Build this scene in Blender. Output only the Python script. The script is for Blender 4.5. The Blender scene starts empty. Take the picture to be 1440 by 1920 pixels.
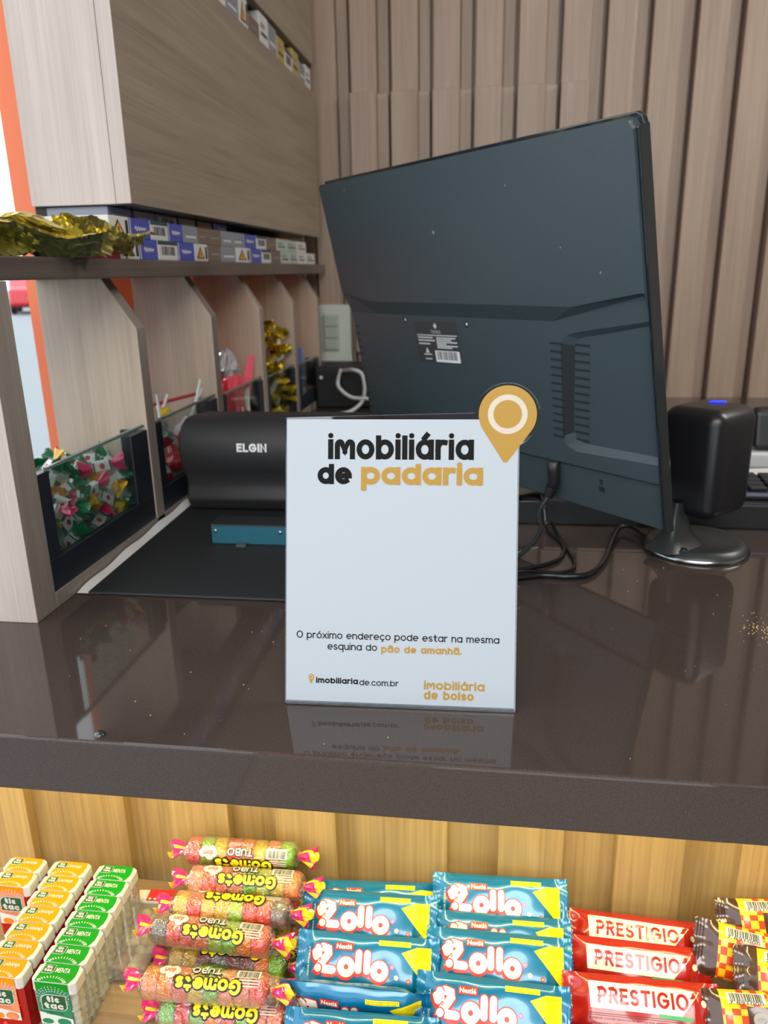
import bpy, bmesh, math, random
from mathutils import Vector, Matrix, Euler
S = bpy.context.scene
COL = S.collection
rad = math.radians

# ------------------------------------------------------------------ camera, world, lights, exposure
cam_d = bpy.data.cameras.new('camera')
cam = bpy.data.objects.new('camera', cam_d); COL.objects.link(cam)
S.camera = cam
cam_d.sensor_fit = 'HORIZONTAL'
cam_d.sensor_width = 7.3
cam_d.lens = 7.3 * 1442.0 / 1440.0
cam_d.clip_start = 0.01; cam_d.clip_end = 500
cam_d.dof.use_dof = True
cam_d.dof.focus_distance = 0.60
cam_d.dof.aperture_fstop = 2.3
# right, up and backward axes of the hand-held phone, 32 cm above the counter top
ax, ay, az = Vector((0.9906, 0.1356, -0.0187)), Vector((-0.0227, 0.2979, 0.9543)), Vector((0.1350, -0.9449, 0.2982))
cam.matrix_world = Matrix(((ax.x, ay.x, az.x, 0), (ax.y, ay.y, az.y, 0), (ax.z, ay.z, az.z, 0.32), (0, 0, 0, 1)))

W = bpy.data.worlds.new('world'); S.world = W; W.use_nodes = True
bg = W.node_tree.nodes['Background']
bg.inputs[0].default_value = (0.86, 0.93, 1.0, 1); bg.inputs[1].default_value = 2.1

def area(name, loc, rot, sx, sy, power, col):
    d = bpy.data.lights.new(name, 'AREA'); d.shape = 'RECTANGLE'; d.size = sx; d.size_y = sy
    d.energy = power; d.color = col
    o = bpy.data.objects.new(name, d); COL.objects.link(o); o.location = loc
    o.rotation_euler = [rad(a) for a in rot]
    return o
area('ceiling_lamp_light', (1.55, 1.25, 1.58), (0, 25, 0), 1.2, 0.6, 32, (1.0, 0.95, 0.88))
area('added_front_fill_light', (0.3, -1.2, 1.45), (38, 0, 0), 1.8, 0.7, 38, (1.0, 0.97, 0.93))  # unseen fill added behind the camera to brighten the counter front
area('under_counter_strip_light', (0.1, 0.535, -0.052), (22, 0, 0), 1.6, 0.012, 2.9, (1.0, 0.83, 0.36))

S.view_settings.view_transform = 'Standard'
S.view_settings.look = 'None'
S.view_settings.gamma = 1
S.view_settings.use_curve_mapping = False
S.view_settings.exposure = 0.10

# ------------------------------------------------------------------ materials
def lin(c):
    r = []
    for v in c:
        v = v / 255.0
        r.append(v / 12.92 if v <= 0.04045 else ((v + 0.055) / 1.055) ** 2.4)
    return tuple(r) + (1.0,)
MATS = {}
def mat(name, c, rough=0.5, metal=0.0, coat=0.0, bump=None, emit=0.0, spec=0.5, sss=0.0):
    if name in MATS: return MATS[name]
    m = bpy.data.materials.new(name); m.use_nodes = True
    nt = m.node_tree; b = nt.nodes['Principled BSDF']
    b.inputs['Base Color'].default_value = lin(c)
    b.inputs['Roughness'].default_value = rough
    b.inputs['Metallic'].default_value = metal
    b.inputs['Coat Weight'].default_value = coat
    b.inputs['Coat Roughness'].default_value = 0.08
    b.inputs['Specular IOR Level'].default_value = spec
    if sss:
        b.inputs['Subsurface Weight'].default_value = sss
        b.inputs['Subsurface Radius'].default_value = (0.004, 0.004, 0.004)
    if emit:
        b.inputs['Emission Color'].default_value = lin(c); b.inputs['Emission Strength'].default_value = emit
    if bump:
        sc, st, dist = bump
        tc = nt.nodes.new('ShaderNodeTexCoord'); n = nt.nodes.new('ShaderNodeTexNoise'); bp = nt.nodes.new('ShaderNodeBump')
        n.inputs['Scale'].default_value = sc; n.inputs['Detail'].default_value = 3
        bp.inputs['Strength'].default_value = st; bp.inputs['Distance'].default_value = dist
        nt.links.new(tc.outputs['Object'], n.inputs['Vector']); nt.links.new(n.outputs['Fac'], bp.inputs['Height'])
        nt.links.new(bp.outputs['Normal'], b.inputs['Normal'])
    MATS[name] = m
    return m

def wood(name, c1, c2, axis, rough=0.5, sc=1.0):
    """laminate with long grain along the axis (0 x, 1 y, 2 z)"""
    m = bpy.data.materials.new(name); m.use_nodes = True
    nt = m.node_tree; b = nt.nodes['Principled BSDF']; L = nt.links
    tc = nt.nodes.new('ShaderNodeTexCoord')
    def streak(k, stretch, detail, dist):
        mp = nt.nodes.new('ShaderNodeMapping')
        s = [k * sc] * 3; s[axis] = k * sc / stretch
        mp.inputs['Scale'].default_value = s
        n = nt.nodes.new('ShaderNodeTexNoise'); n.inputs['Scale'].default_value = 1.0
        n.inputs['Detail'].default_value = detail; n.inputs['Distortion'].default_value = dist
        n.inputs['Roughness'].default_value = 0.6
        L.new(tc.outputs['Object'], mp.inputs['Vector']); L.new(mp.outputs['Vector'], n.inputs['Vector'])
        return n
    a = streak(26, 14, 4, 0.6); f = streak(260, 60, 2, 0.0)
    mx = nt.nodes.new('ShaderNodeMix'); mx.data_type = 'FLOAT'; mx.inputs[0].default_value = 0.42
    L.new(a.outputs['Fac'], mx.inputs[2]); L.new(f.outputs['Fac'], mx.inputs[3])
    rp = nt.nodes.new('ShaderNodeValToRGB')
    rp.color_ramp.elements[0].position = 0.30; rp.color_ramp.elements[0].color = lin(c1)
    rp.color_ramp.elements[1].position = 0.70; rp.color_ramp.elements[1].color = lin(c2)
    L.new(mx.outputs[0], rp.inputs['Fac']); L.new(rp.outputs['Color'], b.inputs['Base Color'])
    b.inputs['Roughness'].default_value = rough
    bp = nt.nodes.new('ShaderNodeBump'); bp.inputs['Strength'].default_value = 0.12; bp.inputs['Distance'].default_value = 0.001
    L.new(f.outputs['Fac'], bp.inputs['Height']); L.new(bp.outputs['Normal'], b.inputs['Normal'])
    return m

def clear(name, tint, transp=0.88, rough=0.03, bump=None, haze=None, edge=.6):
    """thin clear plastic or glass: see-through with a glossy sheen, lets light pass"""
    m = bpy.data.materials.new(name); m.use_nodes = True
    nt = m.node_tree; nt.nodes.clear(); L = nt.links
    out = nt.nodes.new('ShaderNodeOutputMaterial')
    t = nt.nodes.new('ShaderNodeBsdfTransparent'); t.inputs[0].default_value = lin(tint)
    g = nt.nodes.new('ShaderNodeBsdfGlossy'); g.inputs['Roughness'].default_value = rough
    g.inputs[0].default_value = (0.9, 0.9, 0.9, 1)
    fr = nt.nodes.new('ShaderNodeLayerWeight'); fr.inputs['Blend'].default_value = 0.35
    mr = nt.nodes.new('ShaderNodeMapRange'); mr.inputs['To Min'].default_value = 1 - transp; mr.inputs['To Max'].default_value = edge
    L.new(fr.outputs['Fresnel'], mr.inputs['Value'])
    mix = nt.nodes.new('ShaderNodeMixShader')
    L.new(mr.outputs['Result'], mix.inputs[0]); L.new(t.outputs[0], mix.inputs[1]); L.new(g.outputs[0], mix.inputs[2])
    last = mix
    if haze:
        d = nt.nodes.new('ShaderNodeBsdfDiffuse'); d.inputs[0].default_value = lin(haze[0])
        m2 = nt.nodes.new('ShaderNodeMixShader'); m2.inputs[0].default_value = haze[1]
        L.new(mix.outputs[0], m2.inputs[1]); L.new(d.outputs[0], m2.inputs[2]); last = m2
    if bump:
        tc = nt.nodes.new('ShaderNodeTexCoord'); n = nt.nodes.new('ShaderNodeTexNoise'); bp = nt.nodes.new('ShaderNodeBump')
        n.inputs['Scale'].default_value = bump[0]; n.inputs['Detail'].default_value = 3
        bp.inputs['Strength'].default_value = bump[1]; bp.inputs['Distance'].default_value = bump[2]
        L.new(tc.outputs['Object'], n.inputs['Vector']); L.new(n.outputs['Fac'], bp.inputs['Height'])
        L.new(bp.outputs['Normal'], g.inputs['Normal']); L.new(bp.outputs['Normal'], fr.inputs['Normal'])
    L.new(last.outputs[0], out.inputs['Surface'])
    return m

def stone():
    m = bpy.data.materials.new('counter_stone'); m.use_nodes = True
    nt = m.node_tree; b = nt.nodes['Principled BSDF']; L = nt.links
    tc = nt.nodes.new('ShaderNodeTexCoord'); n = nt.nodes.new('ShaderNodeTexNoise')
    n.inputs['Scale'].default_value = 900; n.inputs['Detail'].default_value = 2
    rp = nt.nodes.new('ShaderNodeValToRGB')
    rp.color_ramp.elements[0].position = 0.35; rp.color_ramp.elements[0].color = lin((60, 51, 47))
    rp.color_ramp.elements[1].position = 0.75; rp.color_ramp.elements[1].color = lin((75, 65, 60))
    L.new(tc.outputs['Object'], n.inputs['Vector']); L.new(n.outputs['Fac'], rp.inputs['Fac'])
    L.new(rp.outputs['Color'], b.inputs['Base Color'])
    n2 = nt.nodes.new('ShaderNodeTexNoise'); n2.inputs['Scale'].default_value = 14; n2.inputs['Detail'].default_value = 4
    mr = nt.nodes.new('ShaderNodeMapRange'); mr.inputs['To Min'].default_value = 0.025; mr.inputs['To Max'].default_value = 0.075
    L.new(tc.outputs['Object'], n2.inputs['Vector']); L.new(n2.outputs['Fac'], mr.inputs['Value']); L.new(mr.outputs['Result'], b.inputs['Roughness'])
    return m
STONE = stone()
WALLW = wood('wall_wood', (140, 122, 107), (174, 154, 137), 2, 0.45)
PANELW = wood('lower_panel_wood', (140, 112, 70), (190, 160, 106), 2, 0.4)
CABH = wood('cabinet_wood_horizontal', (122, 111, 99), (158, 145, 129), 1, 0.4)
CABV = wood('cabinet_wood_vertical', (165, 152, 145), (196, 184, 176), 2, 0.4)
DIVW = wood('divider_wood', (164, 146, 129), (204, 186, 168), 2, 0.45)
EDGEW = wood('divider_edge_wood', (126, 117, 110), (154, 145, 137), 2, 0.4)
SHELFW = wood('shelf_dark_wood', (78, 68, 64), (100, 90, 84), 1, 0.25)
BLACK = mat('black_plastic', (30, 33, 36), 0.42)
BLACKM = mat('black_matte', (24, 26, 29), 0.6)
BLACKG = mat('black_gloss', (14, 16, 18), 0.08)
WHITE = mat('white_plain', (225, 228, 228), 0.5)
GLASS = clear('thin_glass', (240, 248, 245), 0.95, 0.02, edge=.3)
GLASSEDGE = mat('glass_edge', (110, 128, 124), 0.2)

# ------------------------------------------------------------------ mesh building
LAY = [0]
def layer(P):
    """the same print surface, a few microns higher: strokes printed one over the other never share a plane"""
    LAY[0] = (LAY[0] + 1) % 70; e = 3e-4; d = 1.5e-6 * LAY[0]
    def Q(x, y):
        p = Vector(P(x, y)); n = (Vector(P(x + e, y)) - p).cross(Vector(P(x, y + e)) - p); n.normalize()
        return p + n * d
    return Q
def lerp(a, b, t): return a + (b - a) * t
class MB:
    def __init__(s): s.v = []; s.f = []; s.m = []; s.s = []
    def face(s, idx, m=0, smooth=False): s.f.append(tuple(idx)); s.m.append(m); s.s.append(smooth)
    def poly(s, pts, m=0):
        i = len(s.v); s.v += [tuple(p) for p in pts]; s.face(range(i, i + len(pts)), m)
    def box(s, x0, x1, y0, y1, z0, z1, m=0):
        s.hexa([(x0, y0, z0), (x1, y0, z0), (x1, y1, z0), (x0, y1, z0)], [(x0, y0, z1), (x1, y0, z1), (x1, y1, z1), (x0, y1, z1)], m)
    def hexa(s, a, b, m=0):
        i = len(s.v); n = len(a); s.v += [tuple(p) for p in a] + [tuple(p) for p in b]
        s.face(range(i + n - 1, i - 1, -1), m); s.face(range(i + n, i + 2 * n), m)
        for k in range(n):
            q = (k + 1) % n; s.face((i + k, i + q, i + n + q, i + n + k), m)
    def obox(s, c, X, Y, Z, m=0):
        c, X, Y, Z = Vector(c), Vector(X), Vector(Y), Vector(Z)
        s.hexa([c - X - Y - Z, c + X - Y - Z, c + X + Y - Z, c - X + Y - Z], [c - X - Y + Z, c + X - Y + Z, c + X + Y + Z, c - X + Y + Z], m)
    def grid(s, fn, nu, nv, m=0, smooth=True, wrap=False):
        i = len(s.v)
        for a in range(nu + 1):
            for b in range(nv + 1): s.v.append(tuple(fn(a / nu, b / nv)))
        w = nv + 1
        for a in range(nu):
            for b in range(nv):
                mm = m((a + .5) / nu, (b + .5) / nv) if callable(m) else m
                s.face((i + a * w + b, i + (a + 1) * w + b, i + (a + 1) * w + b + 1, i + a * w + b + 1), mm, smooth)
    def tube(s, pts, r, n=10, m=0, caps=True, smooth=True):
        pts = [Vector(p) for p in pts]; i = len(s.v); k = len(pts)
        up = Vector((0, 0, 1)); prev = None
        for j, p in enumerate(pts):
            t = (pts[min(j + 1, k - 1)] - pts[max(j - 1, 0)]).normalized()
            if prev is None:
                a = t.cross(up)
                if a.length < 1e-3: a = t.cross(Vector((1, 0, 0)))
            else: a = prev - t * prev.dot(t)
            a.normalize(); prev = a; b = t.cross(a)
            rr = r[j] if isinstance(r, (list, tuple)) else r
            for q in range(n):
                th = 2 * math.pi * q / n; s.v.append(tuple(p + (a * math.cos(th) + b * math.sin(th)) * rr))
        for j in range(k - 1):
            for q in range(n):
                q2 = (q + 1) % n; s.face((i + j * n + q, i + j * n + q2, i + (j + 1) * n + q2, i + (j + 1) * n + q), m, smooth)
        if caps:
            s.face(range(i + n - 1, i - 1, -1), m); s.face(range(i + (k - 1) * n, i + k * n), m)
    def lathe(s, prof, c, n=40, m=0, smooth=True, M=None):
        i = len(s.v); k = len(prof); c = Vector(c)
        for r, z in prof:
            for q in range(n):
                th = 2 * math.pi * q / n; p = Vector((r * math.cos(th), r * math.sin(th), z))
                s.v.append(tuple(c + (M @ p if M else p)))
        for j in range(k - 1):
            mm = m[j] if isinstance(m, list) else m
            for q in range(n):
                q2 = (q + 1) % n; s.face((i + j * n + q, i + j * n + q2, i + (j + 1) * n + q2, i + (j + 1) * n + q), mm, smooth)
    def ellipsoid(s, c, rx, ry, rz, M=None, nu=8, nv=6, m=0):
        c = Vector(c)
        def fn(a, b):
            th, ph = 2 * math.pi * a, math.pi * b
            p = Vector((rx * math.sin(ph) * math.cos(th), ry * math.sin(ph) * math.sin(th), -rz * math.cos(ph)))
            return c + (M @ p if M else p)
        s.grid(fn, nu, nv, m)
    # flat printing: outlines drawn as strokes or filled glyphs, laid on a surface by the map P(x, y) -> point
    def ribbon(s, pl, w, P, m=0, round_=True):
        h = w / 2; k = len(pl); P = layer(P)
        closed = k > 3 and math.dist(pl[0], pl[-1]) < 1e-7
        if k > 1 and not round_ and not closed:
            pl = list(pl)
            for e, q in ((0, 1), (-1, -2)):
                dx, dy = pl[e][0] - pl[q][0], pl[e][1] - pl[q][1]; l = math.hypot(dx, dy) or 1e-9
                pl[e] = (pl[e][0] + dx / l * h, pl[e][1] + dy / l * h)
        if k == 1:
            s.disc(pl[0], h, P, m); return
        i = len(s.v)
        for j in range(k):
            x, y = pl[j]
            a = pl[max(j - 1, 0)]; b = pl[min(j + 1, k - 1)]
            if closed and j in (0, k - 1): a, b = pl[-2], pl[1]
            d1 = (x - a[0], y - a[1]); d2 = (b[0] - x, b[1] - y)
            l1 = math.hypot(*d1) or 1e-9; l2 = math.hypot(*d2) or 1e-9
            if j == 0 and not closed: d = (d2[0] / l2, d2[1] / l2); f = 1
            elif j == k - 1 and not closed: d = (d1[0] / l1, d1[1] / l1); f = 1
            else:
                d = (d1[0] / l1 + d2[0] / l2, d1[1] / l1 + d2[1] / l2); l = math.hypot(*d)
                if l < .3: d = (d1[0] / l1, d1[1] / l1); f = 1
                else: f = min(2.0 / l, 1.5); d = (d[0] / l, d[1] / l)
            nx, ny = -d[1] * h * f, d[0] * h * f
            s.v.append(tuple(P(x + nx, y + ny))); s.v.append(tuple(P(x - nx, y - ny)))
        for j in range(k - 1):
            s.face((i + 2 * j, i + 2 * j + 1, i + 2 * j + 3, i + 2 * j + 2), m)
        for j in range(k):
            end = j in (0, k - 1)
            sharp = False
            if not end:
                a, b, c = pl[j - 1], pl[j], pl[j + 1]
                t1 = math.atan2(b[1] - a[1], b[0] - a[0]); t2 = math.atan2(c[1] - b[1], c[0] - b[0])
                sharp = abs((t2 - t1 + math.pi) % (2 * math.pi) - math.pi) > .6
            if (end and round_ and not closed) or sharp: s.disc(pl[j], h, layer(P), m, 12)
    def disc(s, c, r, P, m=0, n=20, ry=None):
        i = len(s.v); ry = ry or r
        s.v.append(tuple(P(*c)))
        for q in range(n):
            th = 2 * math.pi * q / n; s.v.append(tuple(P(c[0] + r * math.cos(th), c[1] + ry * math.sin(th))))
        for q in range(n): s.face((i, i + 1 + q, i + 1 + (q + 1) % n), m)
    def ring(s, c, r0, r1, P, m=0, n=40):
        i = len(s.v)
        for q in range(n):
            th = 2 * math.pi * q / n
            s.v.append(tuple(P(c[0] + r0 * math.cos(th), c[1] + r0 * math.sin(th)))); s.v.append(tuple(P(c[0] + r1 * math.cos(th), c[1] + r1 * math.sin(th))))
        for q in range(n):
            p = (q + 1) % n; s.face((i + 2 * q, i + 2 * q + 1, i + 2 * p + 1, i + 2 * p), m)
    def quad(s, a, b, c, d, P, m=0, nu=1, nv=1):
        s.grid(lambda u, v: P(lerp(lerp(a[0], b[0], u), lerp(d[0], c[0], u), v), lerp(lerp(a[1], b[1], u), lerp(d[1], c[1], u), v)), nu, nv, m, False)
    def rect(s, x0, x1, y0, y1, P, m=0, nu=1, nv=1): s.quad((x0, y0), (x1, y0), (x1, y1), (x0, y1), P, m, nu, nv)
    def stext(s, t, x0, x1, yb, xh, w, P, m=0, gap=.16, round_=False):
        """stroke lettering: ink spans x0..x1, baseline yb, letter height xh (of an x), gap between letters as a share of xh"""
        tr = w + gap * xh; sw = layout(t, 0)[1]
        k = (x1 - x0 - w - tr * (len(t) - 1)) / sw
        lines, adv = layout(t, tr / k)
        for pl in lines:
            s.ribbon([(x0 + w / 2 + x * k, yb + w / 2 + y * (xh - w)) for x, y in pl], w, P, m, round_ or len(pl) == 1)
    def btext(s, t, x0, x1, y0, y1, P, m=0, bold=0.0):
        vs, fs, bb = glyphs(t, bold)
        i = len(s.v); kx = (x1 - x0) / (bb[1] - bb[0]); ky = (y1 - y0) / (bb[3] - bb[2])
        s.v += [tuple(P(x0 + (x - bb[0]) * kx, y0 + (y - bb[2]) * ky)) for x, y in vs]
        for f in fs: s.face([i + q for q in f], m)
    def barcode(s, x0, x1, y0, y1, P, white, black, seed=1, nu=4):
        r = random.Random(seed)
        s.rect(x0, x1, y0, y1, lambda x, y: P(x, y), white, nu, 2)
        Q = lambda x, y: P(x, y, .0002)
        w = x1 - x0; x = x0 + w * .08
        while x < x1 - w * .1:
            b = w * r.choice((.012, .02, .03)); s.rect(x, x + b, y0 + (y1 - y0) * .22, y1 - (y1 - y0) * .06, Q, black, 1, 2); x += b + w * r.choice((.015, .022, .03))
    def build(s, name, mats, parent=None, off=(0, 0, 0), bevel=None, shade=False):
        me = bpy.data.meshes.new(name); o3 = Vector(off)
        me.from_pydata([tuple(Vector(p) - o3) for p in s.v], [], s.f)
        for mm in (mats if isinstance(mats, (list, tuple)) else [mats]): me.materials.append(mm)
        me.polygons.foreach_set('material_index', s.m)
        me.polygons.foreach_set('use_smooth', [True] * len(s.f) if shade else s.s)
        me.update()
        o = bpy.data.objects.new(name, me); COL.objects.link(o)
        if parent: o.parent = parent
        else: o.location = off
        if bevel:
            b = o.modifiers.new('bevel', 'BEVEL'); b.width = bevel[0]; b.segments = bevel[1]; b.limit_method = 'ANGLE'; b.angle_limit = rad(35)
            b.harden_normals = False
        return o

GC = {}
def glyphs(t, bold=0.0):
    if (t, bold) in GC: return GC[(t, bold)]
    c = bpy.data.curves.new('lettering', 'FONT'); c.body = t; c.resolution_u = 2; c.offset = bold
    o = bpy.data.objects.new('lettering', c); COL.objects.link(o)
    dg = bpy.context.evaluated_depsgraph_get(); e = o.evaluated_get(dg); me = e.to_mesh()
    vs = [(v.co.x, v.co.y) for v in me.vertices]; fs = [tuple(p.vertices) for p in me.polygons]
    e.to_mesh_clear(); bpy.data.objects.remove(o); bpy.data.curves.remove(c)
    xs = [v[0] for v in vs]; ys = [v[1] for v in vs]
    GC[(t, bold)] = (vs, fs, (min(xs), max(xs), min(ys), max(ys)))
    return GC[(t, bold)]

def arc(cx, cy, rx, ry, a0, a1, n=14):
    return [(cx + rx * math.cos(rad(lerp(a0, a1, k / n))), cy + ry * math.sin(rad(lerp(a0, a1, k / n)))) for k in range(n + 1)]
O_ = arc(.5, .5, .5, .5, 0, 360, 26)
def glyph(c):
    A = 1.42; AL = 1.27
    acc = {'á': ('a', [[(.48, 1.27), (.66, 1.46)]]), 'ó': ('o', [[(.48, 1.27), (.66, 1.46)]]), 'é': ('e', [[(.48, 1.27), (.66, 1.46)]]),
           'ã': ('a', [arc(.33, 1.32, .17, .14, 180, 10, 6) + arc(.67, 1.38, .17, .14, 190, 360, 6)]), 'ç': ('c', [[(.55, -.02), (.62, -.25), (.4, -.38)]])}
    if c in acc:
        l, w = glyph(acc[c][0]); return l + acc[c][1], w
    D = {
     'o': ([O_], 1), 'a': ([O_, [(1, 1), (1, 0)]], 1), 'b': ([O_, [(0, AL), (0, 0)]], 1), 'd': ([O_, [(1, AL), (1, 0)]], 1),
     'p': ([O_, [(0, 1), (0, -.5)]], 1), 'q': ([O_, [(1, 1), (1, -.5)]], 1), 'c': ([arc(.5, .5, .5, .5, 48, 312, 22)], .85),
     'e': ([[(.02, .5), (1, .5)] , arc(.5, .5, .5, .5, 0, 302, 24)], 1), 'g': ([O_, [(1, 1)] + arc(.5, 0, .5, .45, 0, -150, 12)], 1),
     'h': ([[(0, AL), (0, 0)], arc(.42, .58, .42, .42, 180, 0) + [(.84, 0)]], .84), 'n': ([[(0, 1), (0, 0)], arc(.42, .58, .42, .42, 180, 0) + [(.84, 0)]], .84),
     'm': ([[(0, 1), (0, 0)], arc(.35, .65, .35, .35, 180, 0) + [(.7, 0)], arc(1.05, .65, .35, .35, 180, 0) + [(1.4, 0)]], 1.4),
     'i': ([[(0, 1), (0, 0)], [(0, 1.43)]], 0), 'l': ([[(0, AL), (0, 0)]], 0), 'r': ([[(0, 1), (0, 0)], arc(.42, .58, .42, .42, 180, 75, 8)], .5),
     's': ([arc(.36, .74, .32, .26, 40, 270, 10) + arc(.36, .24, .34, .24, 90, -140, 10)], .7), 't': ([[(.3, 1.34), (.3, .26)] + arc(.56, .26, .26, .26, 180, 285, 6), [(0, .96), (.68, .96)]], .68),
     'u': ([[(0, 1)] + arc(.42, .42, .42, .42, 180, 360) + [(.84, 1)], [(.84, 1), (.84, 0)]], .84), 'x': ([[(0, 0), (.8, 1)], [(0, 1), (.8, 0)]], .8),
     '@': ([[(0, 0)] + arc(.2, .8, .2, .2, 180, 30, 5) + [(.6, .32), (.83, .9)] + arc(1.0, .8, .2, .2, 150, 0, 5) + [(1.2, 0)]], 1.2),
     '.': ([[(0, .04)]], 0), ' ': ([], .35), ',': ([[(0, .05), (-.1, -.2)]], 0),
     'O': ([arc(.62, .71, .62, .71, 0, 360, 28)], 1.24), 'C': ([arc(.62, .71, .62, .71, 45, 315, 24)], 1.1), 'G': ([arc(.62, .71, .62, .71, 45, 340, 24) + [(1.2, .68), (.7, .68)]], 1.24),
     'E': ([[(.75, A), (0, A), (0, 0), (.75, 0)], [(0, .74), (.65, .74)]], .75), 'L': ([[(0, A), (0, 0), (.72, 0)]], .72), 'I': ([[(0, A), (0, 0)]], 0),
     'N': ([[(0, 0), (0, A), (.95, 0), (.95, A)]], .95), 'M': ([[(0, 0), (0, A), (.6, .5), (1.2, A), (1.2, 0)]], 1.2), 'T': ([[(0, A), (.9, A)], [(.45, A), (.45, 0)]], .9),
     'A': ([[(0, 0), (.55, A), (1.1, 0)], [(.2, .45), (.9, .45)]], 1.1), 'R': ([[(0, 0), (0, A), (.45, A)] + arc(.45, 1.06, .36, .36, 90, -90, 8) + [(0, .7)], [(.42, .7), (.85, 0)]], .85),
     'P': ([[(0, 0), (0, A), (.45, A)] + arc(.45, 1.02, .4, .4, 90, -90, 8) + [(0, .62)]], .85), 'S': ([arc(.42, 1.05, .38, .36, 40, 270, 10) + arc(.42, .35, .42, .35, 90, -140, 10)], .84),
     'U': ([[(0, A), (0, .45)] + arc(.45, .45, .45, .45, 180, 360) + [(.9, A)]], .9), 'B': ([[(0, 0), (0, A), (.45, A)] + arc(.45, 1.07, .34, .34, 90, -90, 8) + [(0, .73), (.5, .73)] + arc(.5, .365, .37, .365, 90, -90, 8) + [(0, 0)]], .87),
     'J': ([[(.55, A), (.55, .35)] + arc(.2, .35, .35, .35, 0, -130, 8)], .55), 'D': ([[(0, 0), (0, A), (.4, A)] + arc(.4, .71, .65, .71, 90, -90, 12) + [(0, 0)]], 1.05), 'V': ([[(0, A), (.5, 0), (1, A)]], 1),
     'H': ([[(0, 0), (0, A)], [(.9, 0), (.9, A)], [(0, .72), (.9, .72)]], .9),
     'Q': ([[(.05, .78), (-.02, 1.02), (.14, 1.3), (.42, 1.42), (.7, 1.3), (.74, 1.02), (.58, .7), (.36, .36), (.2, .05), (.55, .02), (1.1, 0)], [(.05, .82)]], 1.05)}
    return D[c]
def layout(t, track=.44):
    x = 0; out = []
    for k, c in enumerate(t):
        l, w = glyph(c)
        out += [[(x + a, b) for a, b in pl] for pl in l]
        x += w + (track if k < len(t) - 1 else 0)
    return out, x

def spline(pts, n=8):
    pts = [Vector(p) for p in pts]; P = [pts[0] * 2 - pts[1]] + pts + [pts[-1] * 2 - pts[-2]]; out = []
    for k in range(1, len(P) - 2):
        for j in range(n):
            t = j / n; a, b, c, d = P[k - 1:k + 3]
            out.append(.5 * ((2 * b) + (c - a) * t + (2 * a - 5 * b + 4 * c - d) * t * t + (3 * b - a - 3 * c + d) * t ** 3))
    return out + [pts[-1]]

def tag(o, label=None, cat=None, group=None, kind=None):
    if label: o['label'] = label
    if cat: o['category'] = cat
    if group: o['group'] = group
    if kind: o['kind'] = kind
    return o
def thing(name, label, cat, loc=(0, 0, 0), rot=(0, 0, 0), group=None):
    o = bpy.data.objects.new(name, None); COL.objects.link(o); o.empty_display_size = .01
    o.location = loc; o.rotation_euler = [rad(a) for a in rot]
    return tag(o, label, cat, group)
KIDS = {}
def dup(root, loc, rot, label, cat=None, group=None):
    def cp(o, par):
        c = o.copy(); COL.objects.link(c)
        if par: c.parent = par
        for k in o.children: cp(k, c)
        return c
    r = cp(root, None); r.location = loc; r.rotation_euler = [rad(a) for a in rot]
    r['label'] = label
    if group: r['group'] = group
    if cat: r['category'] = cat
    return r
def struct(name, mb, mats, bevel=None):
    return tag(mb.build(name, mats, None, bevel=bevel), kind='structure')
def solo(name, mb, mats, label, cat, off=(0, 0, 0), group=None, bevel=None):
    return tag(mb.build(name, mats, None, off, bevel), label, cat, group)

# ------------------------------------------------------------------ the room (counter top is z = 0, floor 95 cm below)
FZ = -0.95
b = MB(); b.box(-.62, 2.6, -2.6, 2.4, FZ - .05, FZ); struct('floor', b, mat('floor_tile', (150, 145, 138), .3))
b = MB(); b.box(-.75, 2.6, -2.6, 2.4, 1.66, 1.75); struct('ceiling', b, mat('ceiling_paint', (215, 212, 205), .8))
b = MB(); b.box(2.6, 2.7, -2.6, 2.4, FZ, 1.75); struct('wall_right', b, mat('right_wall_paint', (170, 158, 146), .7))
b = MB(); b.box(1.0, 2.7, -2.7, -2.6, FZ, 1.75); b.box(-.6, 1.0, -2.7, -2.6, 1.25, 1.75); struct('wall_front', b, mat('front_wall_paint', (150, 122, 108), .6))
# slatted timber back wall
b = MB(); b.box(-.62, 2.6, 2.092, 2.16, FZ, 1.7, 0)
k = -3
while -.353 + .0993 * k < 2.5:
    x = -.353 + .0993 * k; b.box(x, x + .0635, 2.045, 2.093, FZ, 1.66, 0); b.box(x + .0640, x + .0915, 2.066, 2.093, FZ, 1.66, 0); k += 1
struct('wall_back', b, WALLW, bevel=(.0022, 2))
b = MB(); 
for k in range(6):
    x = -.353 + .0993 * k; b.box(x, x + .0635, 2.025, 2.0445, .12, .7295)
    if k < 5: b.box(x + .0637, x + .0917, 2.043, 2.0655, .12, .729)
tag(b.build('wall_panel', WALLW, None, (0, 0, 0), bevel=(.0012, 2)), 'raised slatted timber panel fixed on the back wall above the monitor', 'wall panel')
b = MB(); b.box(-.64, -.6, 1.03, 2.2, FZ, 1.7); b.box(-.64, -.6, -2.6, 1.03, 1.35, 1.7)
om = mat('orange_sheet', (238, 128, 84), .45); b_ = om.node_tree.nodes['Principled BSDF']
tr = om.node_tree.nodes.new('ShaderNodeBsdfTranslucent'); tr.inputs[0].default_value = lin((252, 186, 146))
mx_ = om.node_tree.nodes.new('ShaderNodeMixShader'); mx_.inputs[0].default_value = .24
om.node_tree.links.new(b_.outputs[0], mx_.inputs[1]); om.node_tree.links.new(tr.outputs[0], mx_.inputs[2])
om.node_tree.links.new(mx_.outputs[0], om.node_tree.nodes['Material Output'].inputs['Surface'])
struct('wall_left', b, om)
# street outside
b = MB(); b.box(-60, -.64, -20, 90, FZ - .1, FZ - .02); struct('street', b, mat('paving', (140, 146, 148), .8, bump=(3, .4, .05)))

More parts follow.
